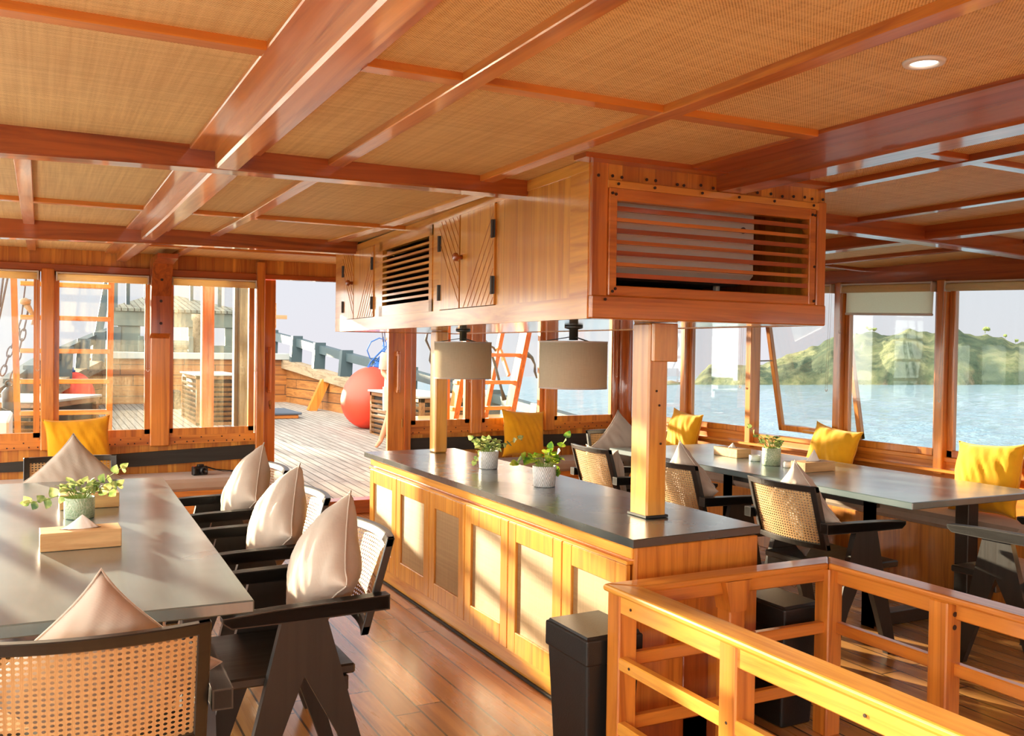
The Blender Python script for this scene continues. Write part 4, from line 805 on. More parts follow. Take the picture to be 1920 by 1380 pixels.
# ================================================================ ISLAND
isl = thing('island_cabinet', 'long teak island cabinet with six woven panel doors', 'cabinet', (0, 0, 0))
IX0, IX1, IY0, IY1 = 1.985, 2.560, 2.87, 5.96
m = MB(); m.box(IX0 - 0.006, IX1 - 0.01, IY0 + 0.004, IY1 - 0.01, 0.0, 0.089, 0.002); m.build('plinth', 'paleteakY', isl); m = MB(); m.box(IX0 - 0.022, IX0 - 0.006, IY0, IY1 - 0.01, 0.0, 0.012, 0.002); m.build('skirting_strip', 'blackstrip', isl)
m = MB(); m.box(IX0 + 0.012, IX1, IY0, IY1, 0.09, 0.775, 0.004); m.build('body', 'teakZ', isl)
m = MB(); m.box(IX0 - 0.012, IX0 + 0.02, IY0 + 0.01, IY1, 0.725, 0.775, 0.004); m.box(IX0 - 0.022, IX0 + 0.02, IY0 + 0.03, IY1, 0.700, 0.714, 0.004); m.build('top_moulding', 'paleteakY', isl)
m = MB(); m.box(IX0 - 0.005, IX1 + 0.005, IY0 - 0.012, IY0 + 0.012, 0.09, 0.775, 0.004); m.build('end_panel', 'teakZ', isl)
m = MB(); m.box(2.20, 2.32, IY0 - 0.018, IY0 - 0.005, 0.0, 0.42, 0.003); m.box(IX0 + 0.0, IX1, IY0 - 0.018, IY0 - 0.005, 0.0, 0.10, 0.003); m.build('end_trim', 'redteakZ', isl)
dy = [2.90, 3.385, 3.89, 4.39, 4.885, 5.43, 5.95]
for i in range(6):
    y0, y1 = dy[i] + 0.004, dy[i + 1] - 0.004; x0, x1 = IX0 - 0.020, IX0 + 0.002; fw = 0.075; mb = MB()
    mb.box(x0, x1, y0, y0 + fw, 0.095, 0.698, 0.003); mb.box(x0, x1, y1 - fw, y1, 0.095, 0.698, 0.003); mb.box(x0, x1, y0 + fw, y1 - fw, 0.095, 0.095 + 0.10, 0.003); mb.box(x0, x1, y0 + fw, y1 - fw, 0.698 - 0.085, 0.698, 0.003)
    d = mb.build('cabinet_door', 'paleteakZ', isl); mb = MB(); mb.box(x1 - 0.010, x1 - 0.004, y0 + fw - 0.004, y1 - fw + 0.004, 0.19, 0.62, 0); mb.build('woven_panel', 'rattan_door', d)
m = MB(); m.prism([(1.948, 2.835), (2.592, 2.875), (2.60, 6.0), (1.935, 5.98)], 2, 0.777, 0.81); wt = m.build('worktop', 'black_stone'); tag(wt, 'long black stone worktop on the island cabinet', 'worktop')
b_ = wt.modifiers.new('bevel', 'BEVEL'); b_.width = 0.002; b_.segments = 1
# pillars through the island
m = MB(); m.box(2.245, 2.345, 3.175, 3.30, 0.811, ZB0 + 0.003, 0.008); p = m.build('wooden_pillar', 'paleteakZ'); tag(p, 'square teak pillar standing on the near end of the worktop', 'pillar')
m = MB(); m.box(2.345, 2.378, 3.165, 3.30, 1.462, ZB0 + 0.002, 0.006); m.box(2.255, 2.378, 3.155, 3.176, 1.462, ZB0 + 0.002, 0.004); m.build('corbel', 'paleteakZ', p)
m = MB(); m.box(2.238, 2.352, 3.168, 3.307, 0.811, 0.822, 0.002); m.build('base_collar', 'blackstrip', p)
m = MB()
for z, x in ((1.52, 2.29), (1.47, 2.27), (1.28, 2.30), (1.12, 2.31), (1.34, 2.285)): m.lathe([(0.005, 0), (0.005, 0.003)], 8, Matrix.Translation((x, 3.174, z)) @ Matrix.Rotation(pi / 2, 4, 'X'))
o = m.build('screw_heads', 'screw', p); o['kind'] = 'stuff'
m = MB(); m.box(2.345, 2.435, 5.74, 5.84, 0.811, ZB0 + 0.003, 0.008); p = m.build('wooden_pillar', 'paleteakZ'); tag(p, 'slimmer teak pillar standing on the far end of the worktop', 'pillar')
# lamps under the hanging cabinet
def lamp(label, x, y, r, h, ztop):
    e = thing('pendant_lamp', label, 'lamp', (x, y, ZB0 + 0.004), 0, 'drum lamps above the island'); zt_ = ztop - ZB0
    mb = MB(); mb.lathe([(0.045, 0), (0.045, -0.012), (0.022, -0.018), (0.022, zt_ + 0.005)], 18); mb.build('ceiling_mount', 'grey_metal', e, True)
    mb = MB()
    for k in range(3):
        a = k * 2.1 + 0.5; mb.tube([(0.02 * cos(a), 0.02 * sin(a), zt_ + 0.02), (r * 0.96 * cos(a), r * 0.96 * sin(a), zt_ - 0.004)], 0.0025, 6)
    mb.build('shade_spider', 'grey_metal', e)
    mb = MB(); mb.lathe([(r, zt_ - h), (r, zt_), (r - 0.003, zt_), (r - 0.003, zt_ - h), (r, zt_ - h)], 56, None, False, False); mb.build('lamp_shade', 'lampshade', e, True)
    mb = MB(); mb.lathe([(r + 0.001, zt_ - h), (r + 0.001, zt_ - h + 0.008)], 56, None, False, False); mb.lathe([(r + 0.001, zt_ - 0.008), (r + 0.001, zt_)], 56, None, False, False); mb.build('shade_trim', 'linen', e, True)
    mb = MB(); mb.lathe([(0.014, zt_ - 0.04), (0.03, zt_ - 0.09), (0.022, zt_ - 0.12), (0.004, zt_ - 0.13)], 14); mb.build('bulb', 'whitewash', e, True)
lamp('larger-looking cream drum lamp nearest the camera under the hanging cabinet', 2.30, 3.88, 0.165, 0.228, 1.545)
lamp('cream drum lamp farther from the camera under the hanging cabinet', 2.31, 5.22, 0.175, 0.225, 1.545)
# downlights
for i, (x, y, lab) in enumerate(((1.87, 1.545, 'round recessed downlight with pale ring in the ceiling at the upper right'),)):
    e = thing('downlight', lab, 'ceiling light', (x, y, zc(x, y))); mb = MB(); mb.lathe([(0.030, -0.002), (0.034, -0.008), (0.046, -0.007), (0.049, 0.0), (0.030, 0.0)], 36, None, False, False); mb.build('ring', 'lampglow_housing', e, True)
    mb = MB(); mb.lathe([(0.031, -0.003), (0.010, -0.002)], 24, None, False, True); mb.build('lens', 'bulb_glow', e)

# ================================================================ STAIR RAIL
rail = thing('stair_railing', 'teak railing with wide caps and two lower bars round the stair opening in front', 'railing', (0, 0, 0))
def capbar(a, b, w_, z0, z1):
    mb = MB(); mb.beam((a[0], a[1], (z0 + z1) / 2), (b[0], b[1], (z0 + z1) / 2), w_, z1 - z0); return mb
RX0, RX1, RY = 1.815, 2.79, 2.70
m = MB(); m.prism([(RX0 - 0.055, RY + 0.045), (RX0 + 0.05, RY - 0.05), (RX0 + 0.05, -0.4), (RX0 - 0.055, -0.4)], 2, 0.665, 0.69); o = m.build('cap_rail', 'paleteakY', rail); bv = o.modifiers.new('bevel', 'BEVEL'); bv.width = 0.008; bv.segments = 2
m = MB(); m.prism([(RX0 - 0.055, RY + 0.045), (RX1 + 0.05, RY + 0.055), (RX1 - 0.05, RY - 0.045), (RX0 + 0.05, RY - 0.05)], 2, 0.665, 0.69); o = m.build('cap_rail', 'teakX', rail); bv = o.modifiers.new('bevel', 'BEVEL'); bv.width = 0.008; bv.segments = 2
m = MB(); m.prism([(RX1 - 0.05, RY - 0.045), (RX1 + 0.05, RY + 0.055), (RX1 + 0.05, -0.4), (RX1 - 0.05, -0.4)], 2, 0.665, 0.69); o = m.build('cap_rail', 'teakY', rail); bv = o.modifiers.new('bevel', 'BEVEL'); bv.width = 0.008; bv.segments = 2
for x in (RX0 - 0.02, RX1 + 0.02):
    m = MB(); m.box(x - 0.013, x + 0.013, -0.4, RY, 0.600, 0.664, 0.004); m.build('apron', 'paleteakY' if x < 2 else 'teakY', rail)
    for z0 in (0.405, 0.18): m = MB(); m.box(x - 0.016, x + 0.016, -0.4, RY - 0.02, z0, z0 + 0.045, 0.004); m.build('lower_bar', 'paleteakY' if x < 2 else 'teakY', rail)
m = MB(); m.box(RX0, RX1, RY - 0.013, RY + 0.013, 0.610, 0.664, 0.004); m.build('apron', 'teakX', rail)
for z0 in (0.405, 0.18): m = MB(); m.box(RX0, RX1, RY - 0.016, RY + 0.016, z0, z0 + 0.045, 0.004); m.build('lower_bar', 'teakX', rail)
for x, y in ((RX0, RY), (RX1, RY), (RX0, 2.10), (RX1, 2.17), (RX0, 1.35), (RX1, 1.5), (RX0, 0.6), (RX1, 0.6)):
    m = MB(); m.box(x - 0.038, x + 0.038, y - 0.038, y + 0.038, 0.0, 0.664, 0.005); m.build('post', 'teakZ', rail)
m = MB(); m.box(2.262, 2.335, RY - 0.038, RY + 0.038, 0, 0.60, 0.005); m.prism([(2.235, 0.664), (2.36, 0.664), (2.345, 0.61), (2.335, 0.55), (2.262, 0.55), (2.25, 0.61)], 1, RY - 0.042, RY + 0.042); m.build('post', 'teakZ', rail)
m = MB()
for x, y, z in ((RX1 + 0.0, 2.17, 0.62), (RX1, 2.17, 0.575)): m.lathe([(0.009, 0), (0.009, 0.002)], 10, Matrix.Translation((x, y - 0.039, z)) @ Matrix.Rotation(pi / 2, 4, 'X'))
for y in (2.6, 2.1, 1.6):
    for z in (0.63, 0.43): m.lathe([(0.005, 0), (0.005, 0.002)], 8, Matrix.Translation((RX0 - 0.034 - (0 if z > 0.5 else 0.003), y, z)) @ Matrix.Rotation(-pi / 2, 4, 'Y'))
o = m.build('screw_heads', 'screw', rail); o['kind'] = 'stuff'
# bins
def bin_(label, x0, x1, y0, y1, H, mat='bin_plastic'):
    cx_, cy_ = (x0 + x1) / 2, (y0 + y1) / 2; e = thing('waste_bin', label, 'bin', (cx_, cy_, 0), 0, 'black bins by the stair railing'); hx, hy = (x1 - x0) / 2, (y1 - y0) / 2
    def fr(mb, z0, z1, s0, s1):
        V = [(sx * hx * s, sy * hy * s, z) for z, s in ((z0, s0), (z1, s1)) for sx, sy in ((-1, -1), (1, -1), (1, 1), (-1, 1))]; mb.add(V, [(0, 1, 2, 3), (4, 5, 6, 7), (0, 1, 5, 4), (1, 2, 6, 5), (2, 3, 7, 6), (3, 0, 4, 7)])
    mb = MB(); fr(mb, 0.0, H - 0.09, 0.80, 0.95); b = mb.build('body', mat, e); bv = b.modifiers.new('bevel', 'BEVEL'); bv.width = 0.012; bv.segments = 3
    mb = MB(); fr(mb, H - 0.105, H - 0.012, 1.0, 1.0); b = mb.build('rim', mat, e); bv = b.modifiers.new('bevel', 'BEVEL'); bv.width = 0.008; bv.segments = 3
    mb = MB(); V = [(-hx * 0.93, -hy * 0.93, H - 0.012), (hx * 0.93, -hy * 0.93, H - 0.012), (hx * 0.93, hy * 0.93, H - 0.012), (-hx * 0.93, hy * 0.93, H - 0.012), (-hx * 0.9, -hy * 0.9, H - 0.004), (hx * 0.9, -hy * 0.9, H), (hx * 0.9, hy * 0.9, H), (-hx * 0.9, hy * 0.9, H - 0.004)]
    mb.add(V, [(0, 1, 2, 3), (4, 5, 6, 7), (0, 1, 5, 4), (1, 2, 6, 5), (2, 3, 7, 6), (3, 0, 4, 7)]); mb.build('swing_lid', mat, e)
bin_('black plastic bin against the island doors left of the railing corner', 1.705, 1.945, 2.755, 3.055, 0.50)
bin_('black bin behind the railing at the right end of the island', 2.63, 2.83, 2.77, 3.07, 0.50)

# ================================================================ TABLES
def table(label, x0, x1, y0, y1, frames, px, tilt=0.0):
    e = thing('dining_table', label, 'table', ((x0 + x1) / 2, (y0 + y1) / 2, 0)); e.rotation_euler = (0, 0, tilt); hx, hy = (x1 - x0) / 2, (y1 - y0) / 2
    mb = MB(); mb.box(-hx, hx, -hy, hy, 0.712, 0.75, 0.004); mb.build('tabletop', 'black_table_sheen', e)
    for s in (-1, 1): mb = MB(); mb.box(s * (px - 0.08), s * (px - 0.04), frames[0] - (y0 + y1) / 2, frames[-1] - (y0 + y1) / 2, 0.655, 0.711, 0.003); mb.build('apron_rail', 'blackwoodY', e)
    for fy in frames:
        yy = fy - (y0 + y1) / 2
        for s in (-1, 1): mb = MB(); mb.box(s * px - 0.045 * (s > 0) - 0.0 - (0 if s > 0 else 0), s * px + 0.045 * (s < 0) + (0.045 if s > 0 else -0.045) * 1.0, yy - 0.045, yy + 0.045, 0.0, 0.711, 0.004); mb.build('leg', 'blackwoodZ', e)
        mb = MB(); mb.box(-px + 0.045, px - 0.045, yy - 0.04, yy + 0.04, 0.0, 0.075, 0.004); mb.build('foot_bar', 'blackwoodX', e)
    return e
table('black dining table on the left with two tissue boxes and a plant', -0.40, 0.60, 2.80, 5.64, (3.36, 5.04), 0.40, RAD(-1.2))
table('black dining table on the right, in front of the sea windows', 3.98, 5.00, 3.30, 6.14, (3.67, 4.86), 0.40, 0)

# ================================================================ CHAIRS
def make_chair():
    e = thing('dining_chair', 'x', 'chair')
    for s in (-1, 1):
        # inverted V side panel: outline in (y,z)
        for nm, pts in (('front_leg', [(0.076, 0.640), (0.006, 0.640), (0.004, 0.452), (0.10, 0.20), (0.170, 0.0), (0.232, 0.0), (0.158, 0.30)]), ('rear_leg', [(0.006, 0.640), (-0.066, 0.640), (-0.180, 0.24), (-0.250, 0.0), (-0.198, 0.0), (-0.110, 0.24), (0.004, 0.452)])):
            mb = MB(); mb.prism(pts, 0, s * 0.262 - 0.016, s * 0.262 + 0.016); o = mb.build(nm, 'blackwoodZ', e)
            mb = MB(); mb.prism([(0.262, 0.652), (0.262, 0.668), (0.10, 0.678), (-0.275, 0.688), (-0.275, 0.638), (0.0, 0.632), (0.235, 0.632)], 0, s * 0.270 - 0.024, s * 0.270 + 0.024); o = mb.build('armrest', 'blackwoodY', e)
        b = o.modifiers.new('bevel', 'BEVEL'); b.width = 0.004; b.segments = 2
    mb = MB(); mb.box(-0.243, 0.243, -0.175, 0.275, 0.425, 0.458, 0.006); mb.build('seat', 'blackwoodY', e)
    mb = MB(); mb.box(-0.25, 0.25, 0.02, 0.06, 0.375, 0.424, 0.003); mb.box(-0.25, 0.25, -0.15, -0.11, 0.375, 0.424, 0.003); mb.build('seat_rail', 'blackwoodX', e)
    # curved backrest: frame and cane
    W2, Z0, Z1 = 0.240, 0.545, 0.862
    def P(u, z, off=0.0):
        x = u * W2; t = (z - Z0) / (Z1 - Z0); y = -0.205 - 0.090 * t - 0.040 * (1 - u * u); return (x, y - off, z)
    def ribbon(mb, u0, u1, z0, z1, n, th):
        V = []
        for i in range(n + 1):
            u = u0 + (u1 - u0) * i / n
            V += [P(u, z0, th), P(u, z0, -th), P(u, z1, -th), P(u, z1, th)]
        F = [(0, 1, 2, 3), tuple(n * 4 + q for q in range(4))]
        for i in range(n):
            for q in range(4): F.append((i * 4 + q, i * 4 + (q + 1) % 4, i * 4 + 4 + (q + 1) % 4, i * 4 + 4 + q))
        mb.add(V, F)
    mb = MB(); ribbon(mb, -1, 1, Z1 - 0.030, Z1, 14, 0.014); ribbon(mb, -1, 1, Z0, Z0 + 0.030, 14, 0.014); ribbon(mb, -1, -0.87, Z0, Z1, 2, 0.014); ribbon(mb, 0.87, 1, Z0, Z1, 2, 0.014)
    f = mb.build('backrest', 'blackwoodX', e); b = f.modifiers.new('bevel', 'BEVEL'); b.width = 0.003; b.segments = 1
    for off, nm in ((0.0, 'cane_panel'),):
        mb = MB(); nu, nv = 20, 8
        mb.grid(lambda a, c: P(-0.88 + 1.76 * a, Z0 + 0.028 + (Z1 - Z0 - 0.056) * c, off), nu, nv); o = mb.build(nm, 'cane', f, True)
        uvl = o.data.uv_layers.new(name='UVMap')
        for lp in o.data.loops:
            v = o.data.vertices[lp.vertex_index].co; uvl.data[lp.index].uv = (v.x * 1.02, v.z * 1.04)
    return e
proto = make_chair(); first = [True]
def chair(label, x, y, face, group):
    """face = direction the sitter looks, degrees clockwise from the bow"""
    c = proto if first[0] else copy_tree(proto); first[0] = False
    c.location = (x, y, 0); c.rotation_euler = (0, 0, -RAD(face)); c['label'] = label; c['group'] = group; return c
GL, GR = 'cane-back chairs round the left table', 'cane-back chairs round the right table'
chair('black chair with cane back, nearest one along the right side of the left table', 0.762, 3.205, -90, GL)
chair('black cane-back chair in the middle along the right side of the left table', 0.79, 4.08, -90, GL)
chair('black cane-back chair farthest along the right side of the left table', 0.84, 5.03, -90, GL)
chair('black cane-back chair in the bottom left corner, seen from behind', 0.13, 2.545, 2, GL)
chair('black cane-back chair at the far end of the left table before the mustard cushion', 0.16, 5.56, 180, GL)
chair('black chair with cane back, nearest one on the aisle side of the right table', 3.635, 3.56, 90, GR)
chair('black cane-back chair on the aisle side, partly behind the near pillar', 3.60, 4.44, 90, GR)
chair('black cane-back chair farthest on the aisle side, left of the near pillar', 3.60, 5.33, 90, GR)
chair('black cane-back chair at the far end of the right table, under the grey diamond cushion', 4.20, 6.16, 180, GR)
chair('black chair cut by the right picture edge at the near end of the right table', 4.32, 2.87, 0, GR)
# cushions
def cushion(label, size, th, loc, rot, mat, group, seed=0, piping=True, name='cushion'):
    """square pillow; local X,Z in its plane, Y through it"""
    h = size / 2
    def surf(u, v, s):
        a, b = 2 * u - 1, 2 * v - 1
        pin = 1 - 0.11 * (1 - abs(b) ** 3.0) * abs(a) ** 3; pin2 = 1 - 0.11 * (1 - abs(a) ** 3.0) * abs(b) ** 3
        x = a * h * pin; z = b * h * pin2
        t = max(0.0, (1 - abs(a) ** 2.4) * (1 - abs(b) ** 2.4)) ** 0.50
        n = MN.noise(Vector((x * 7 + seed, z * 7, s * 3.1))) * 0.014 + MN.noise(Vector((x * 26 + z * 10 + seed, z * 8, s * 5.1))) * 0.011
        r = abs(a * b) ** 3 * 0.010 * MN.noise(Vector((a * 9, b * 9, seed)))
        return (x, s * (th / 2 * t + n * min(1, t * 2) ) + r, z)
    e = thing(name, label, 'cushion', loc, 0, group); e.rotation_euler = rot
    mb = MB(); N_ = 34; mb.grid(lambda u, v: surf(u, v, 1), N_, N_); mb.grid(lambda u, v: surf(u, v, -1), N_, N_)
    bm_o = mb.build('cover', mat, e, True)
    bm = bmesh.new(); bm.from_mesh(bm_o.data); bmesh.ops.remove_doubles(bm, verts=bm.verts, dist=0.0008); bmesh.ops.recalc_face_normals(bm, faces=bm.faces); bm.to_mesh(bm_o.data); bm.free(); bm_o.data.polygons.foreach_set('use_smooth', [True] * len(bm_o.data.polygons))
    if piping:
        pts = [surf(t / 12, 0, 0) for t in range(13)] + [surf(1, t / 12, 0) for t in range(1, 13)] + [surf(1 - t / 12, 1, 0) for t in range(1, 13)] + [surf(0, 1 - t / 12, 0) for t in range(1, 13)]
        mb = MB(); mb.tube(pts, 0.0035, 6, False); mb.build('piping', mat, e, True)
    return e
GC, GM = 'linen cushions on the chairs', 'mustard cushions along the benches'
def chair_cushion(label, x, y, face, mat='linen', size=0.40, diamond=True, lean=14, seed=0, back=-0.165, zc_=None, th=0.15, roll=0):
    f = RAD(face); fx, fy = sin(f), cos(f)          # facing vector
    zc_ = zc_ if zc_ is not None else (0.458 + size * 0.707 * 0.94 if diamond else 0.458 + size * 0.5)
    loc = (x + fx * back, y + fy * back, zc_)
    R_ = Matrix.Rotation(-f, 4, 'Z') @ Matrix.Rotation(RAD(lean), 4, 'X') @ Matrix.Rotation(RAD((45 if diamond else 0) + roll), 4, 'Y')
    cushion(label, size, th, loc, R_.to_euler(), mat, GC, seed)
chair_cushion('linen cushion standing on the nearest chair on the right side of the left table', 0.762, 3.22, -90, size=0.40, lean=20, th=0.20, back=-0.135, seed=1)
chair_cushion('linen cushion on the middle chair on the right side of the left table', 0.79, 4.08, -90, lean=21, th=0.20, back=-0.135, seed=2)
chair_cushion('linen cushion on the farthest chair on the right side of the left table', 0.84, 5.03, -90, lean=20, th=0.20, back=-0.135, seed=3)
chair_cushion('linen cushion tip rising behind the chair back in the bottom left corner', 0.135, 2.545, 2, lean=13, size=0.39, seed=4)
chair_cushion('greyish linen cushion on the chair at the far end of the left table', 0.17, 5.56, 180, 'linen_grey', size=0.40, lean=12, seed=5)
chair_cushion('linen cushion leaning in the nearest chair on the aisle side of the right table', 3.635, 3.56, 90, size=0.38, lean=15, seed=6, roll=6)
chair_cushion('linen cushion with its corner up, just right of the near pillar', 3.60, 4.44, 90, size=0.39, lean=14, seed=7)
chair_cushion('linen cushion standing square in the farthest aisle-side chair, left of the pillar', 3.60, 5.33, 90, diamond=False, size=0.40, lean=12, seed=8)
chair_cushion('grey diamond cushion on the chair at the far end of the right table', 4.22, 6.16, 180, 'linen_grey', size=0.42, lean=13, seed=9)
def bench_cushion(label, x, y, z, rz, lean, size, seed, roll=0, th=0.16):
    R_ = Matrix.Rotation(RAD(rz), 4, 'Z') @ Matrix.Rotation(RAD(lean), 4, 'X') @ Matrix.Rotation(RAD(roll), 4, 'Y'); cushion(label, size, th, (x, y, z), R_.to_euler(), 'mustard', GM, seed)
bench_cushion('mustard cushion leaning on the front wall left of the doorway', 0.27, 7.96, 0.70, 0, -14, 0.48, 11, -3)
bench_cushion('mustard cushion on the bench between the two drum lamps', 4.17, 7.95, 0.70, 0, -13, 0.46, 12, 4)
bench_cushion('mustard cushion right of the near pillar below the far sea window', 5.33, 6.98, 0.74, -90, -12, 0.45, 13, 5)
bench_cushion('mustard cushion behind the plant on the right table, under the tilted window', 5.33, 5.17, 0.735, -90, -16, 0.47, 14, 6)
bench_cushion('big mustard cushion at the right picture edge beside the right table', 5.32, 3.86, 0.735, -90, -16, 0.47, 15, -3, 0.18)

# ================================================================ TABLETOP THINGS
def tissue_box(label, x, y, z, lx, ly, hh, rz=0.0, peak=0.05):
    e = thing('tissue_box', label, 'tissue box', (x, y, z), RAD(rz), 'wooden tissue boxes'); mb = MB(); mb.box(-lx / 2, lx / 2, -ly / 2, ly / 2, 0, hh, 0.002); mb.build('box', 'tissuewood', e)
    mb = MB(); mb.lathe([(1.0, 0), (1.0, 0.0006)], 20, Matrix.Translation((0, 0, hh)) @ Matrix.Diagonal((lx * 0.26, ly * 0.13, 1, 1))); mb.build('slot', 'shadow_gap', e)
    mb = MB(); n = 22; prof = [(1.0, -0.004), (0.72, 0.25), (0.45, 0.55), (0.20, 0.82), (0.03, 1.0)]; V = []; F = []
    for r, t in prof:
        for k in range(n):
            a = 2 * pi * k / n; rr = r * (1 + 0.16 * sin(3 * a + t * 2) + 0.08 * sin(7 * a)); V.append((rr * cos(a) * lx * 0.21 + t * 0.006, rr * sin(a) * ly * 0.11, hh + max(0.0005, t * peak)))
    for i in range(len(prof) - 1):
        for k in range(n): F.append((i * n + k, i * n + (k + 1) % n, (i + 1) * n + (k + 1) % n, (i + 1) * n + k))
    mb.add(V, F); mb.build('tissue', 'tissue', e, True)
tissue_box('wooden tissue box with tissue peak, nearest on the left table', 0.137, 3.80, 0.751, 0.272, 0.135, 0.066, 1)
tissue_box('wooden tissue box half hidden behind the plant on the left table', 0.205, 4.72, 0.751, 0.25, 0.13, 0.066, 1, 0.03)
tissue_box('wooden tissue box on the right table, far one next to the ashtray', 4.52, 5.33, 0.751, 0.13, 0.26, 0.062, -90 + 90, 0.035)
tissue_box('wooden tissue box with tall tissue on the right table, near one', 4.46, 4.47, 0.751, 0.26, 0.13, 0.062, 0, 0.075)
def cup(label, x, y):
    e = thing('ashtray', label, 'ashtray', (x, y, 0.751), 0, 'white ashtrays'); mb = MB(); mb.lathe([(0.036, 0), (0.040, 0.002), (0.040, 0.040), (0.033, 0.041), (0.031, 0.012), (0.0, 0.010)], 32, None, True, False); o = mb.build('bowl', 'ceramic', e, True)
cup('small white ashtray left of the green plant pot on the right table', 4.47, 5.03); cup('small white ashtray between green pot and near tissue box on the right table', 4.43, 4.66)
def plant(label, x, y, z, r, h, potm, leafm, seed, vines, name='potted_plant', n_in=34, ls=0.026, taper=0.9):
    e = thing(name, label, 'plant', (x, y, z)); mb = MB()
    mb.lathe([(r * taper - 0.003, 0), (r * taper, 0.003), (r, h - 0.002), (r - 0.002, h), (r - 0.006, h - 0.002), (r - 0.007, h - 0.015), (0.0, h - 0.016)], 36, None, True, False); mb.build('pot', potm, e, True)
    mb = MB(); mb.lathe([(r - 0.007, h - 0.02), (0.004, h - 0.008)], 20); mb.build('soil', 'soil', e)
    rs = random.Random(seed); lm = MB(); sm = MB()
    def leaf(p, d, up, L_):
        d = Vector(d).normalized(); up = Vector(up); sd = d.cross(up).normalized(); nn = sd.cross(d).normalized(); pr = [(0, 0.02), (0.12, 0.36), (0.32, 0.47), (0.58, 0.38), (0.82, 0.18), (1.0, 0.0)]; V = []
        for t, wd in pr:
            c = p + d * (t * L_) - nn * (0.10 * L_ * t * t)
            V += [c + sd * wd * L_ + nn * 0.10 * L_ * wd, c, c - sd * wd * L_ + nn * 0.10 * L_ * wd]
        F = []
        for i in range(len(pr) - 1):
            for k in range(2): F.append((i * 3 + k, i * 3 + k + 1, i * 3 + 3 + k + 1, i * 3 + 3 + k))
        lm.add(V, F)
    for i in range(n_in):
        a = rs.uniform(0, 2 * pi); rad = r * sqrt(rs.random()) * 1.25; hh_ = rs.uniform(0.01, 0.055) + 0.02 * (1 - rad / r / 1.25)
        p0 = Vector((cos(a) * rad * 0.4, sin(a) * rad * 0.4, h - 0.012)); p1 = Vector((cos(a) * rad, sin(a) * rad, h + hh_)); sm.tube([p0, (p0 + p1) / 2 + Vector((0, 0, 0.006)), p1], 0.0012, 4, False)
        leaf(p1, (cos(a) * rs.uniform(0.3, 1), sin(a) * rs.uniform(0.3, 1), rs.uniform(-0.3, 0.8)), (rs.uniform(-.4, .4), rs.uniform(-.4, .4), 1), ls * rs.uniform(0.7, 1.25))
    for vn in vines:
        pts = [Vector(q) for q in vn]; fine = []
        for i in range(len(pts) - 1):
            for t in range(4): fine.append(pts[i].lerp(pts[i + 1], t / 4))
        fine.append(pts[-1]); sm.tube(fine, 0.0017, 5, False)
        for i, p in enumerate(fine):
            if i % 2 == 0 and i > 0:
                s = 1 if (i // 2) % 2 else -1; d = (fine[min(i + 1, len(fine) - 1)] - fine[max(i - 1, 0)]).normalized(); sdv = d.cross(Vector((-0.9, 0.45, 0.1))).normalized()
                leaf(p, sdv * s + d * 0.6, (rs.uniform(-.3, .3) - 0.5, -0.9, 0.5), ls * rs.uniform(1.0, 1.5))
        leaf(fine[-1], fine[-1] - fine[-2] + Vector((0, 0, 0.002)), (-0.5, -0.8, 0.6), ls * 1.1)
    lm.build('leaves', leafm, e, True); sm.build('stems', 'stem', e)
    return e
plant('heart-leaf plant with a tall shoot in a white chevron pot, nearer on the worktop', 2.297, 4.145, 0.811, 0.062, 0.105, 'pot_white', 'leaf_lime', 5,
      [[(0.01, 0, 0.10), (0.05, -0.01, 0.15), (0.075, -0.03, 0.20), (0.10, -0.045, 0.25)], [(-0.02, 0, 0.11), (-0.06, 0.02, 0.14), (-0.10, 0.02, 0.15), (-0.14, 0.04, 0.125)], [(0, 0, 0.11), (0.02, 0, 0.15), (0.03, 0.0, 0.19)], [(0.03, 0, 0.10), (0.07, 0.02, 0.13), (0.06, -0.02, 0.08)]], n_in=40, ls=0.036)
plant('trailing leafy plant in a white ribbed pot, farther on the worktop', 2.34, 4.90, 0.811, 0.060, 0.102, 'pot_white', 'leaf_sage', 8,
      [[(0.02, 0, 0.10), (0.07, 0, 0.11), (0.12, -0.01, 0.14), (0.18, -0.03, 0.17)], [(-0.02, 0, 0.11), (-0.07, -0.01, 0.10), (-0.10, -0.03, 0.05)], [(-0.02, 0, 0.11), (-0.07, 0.0, 0.15), (-0.10, 0.01, 0.17)], [(0, 0, 0.1), (0, 0, 0.16)]], n_in=46, ls=0.032)
plant('leafy plant with long side shoots in a glass-green crackle pot on the left table', 0.155, 4.43, 0.751, 0.062, 0.090, 'pot_green', 'leaf_sage', 12,
      [[(0.02, 0, 0.09), (0.06, 0.02, 0.13), (0.11, 0.03, 0.16), (0.17, 0.05, 0.20)], [(0.02, 0, 0.09), (0.08, 0, 0.12), (0.12, 0, 0.11), (0.15, 0, 0.13)], [(-0.03, 0, 0.09), (-0.09, -0.02, 0.10), (-0.14, -0.03, 0.085), (-0.19, -0.03, 0.08)], [(0, 0, 0.09), (-0.02, 0, 0.13)]], n_in=44, ls=0.036, taper=0.98)
plant('small leafy plant in a green crackle pot on the right table', 4.41, 4.80, 0.751, 0.062, 0.118, 'pot_green', 'leaf_sage', 15,
      [[(-0.02, 0, 0.11), (-0.07, 0, 0.15), (-0.11, 0.02, 0.19), (-0.15, 0.04, 0.25)], [(0.02, 0, 0.11), (0.06, 0, 0.13)]], n_in=44, ls=0.034, taper=0.98)
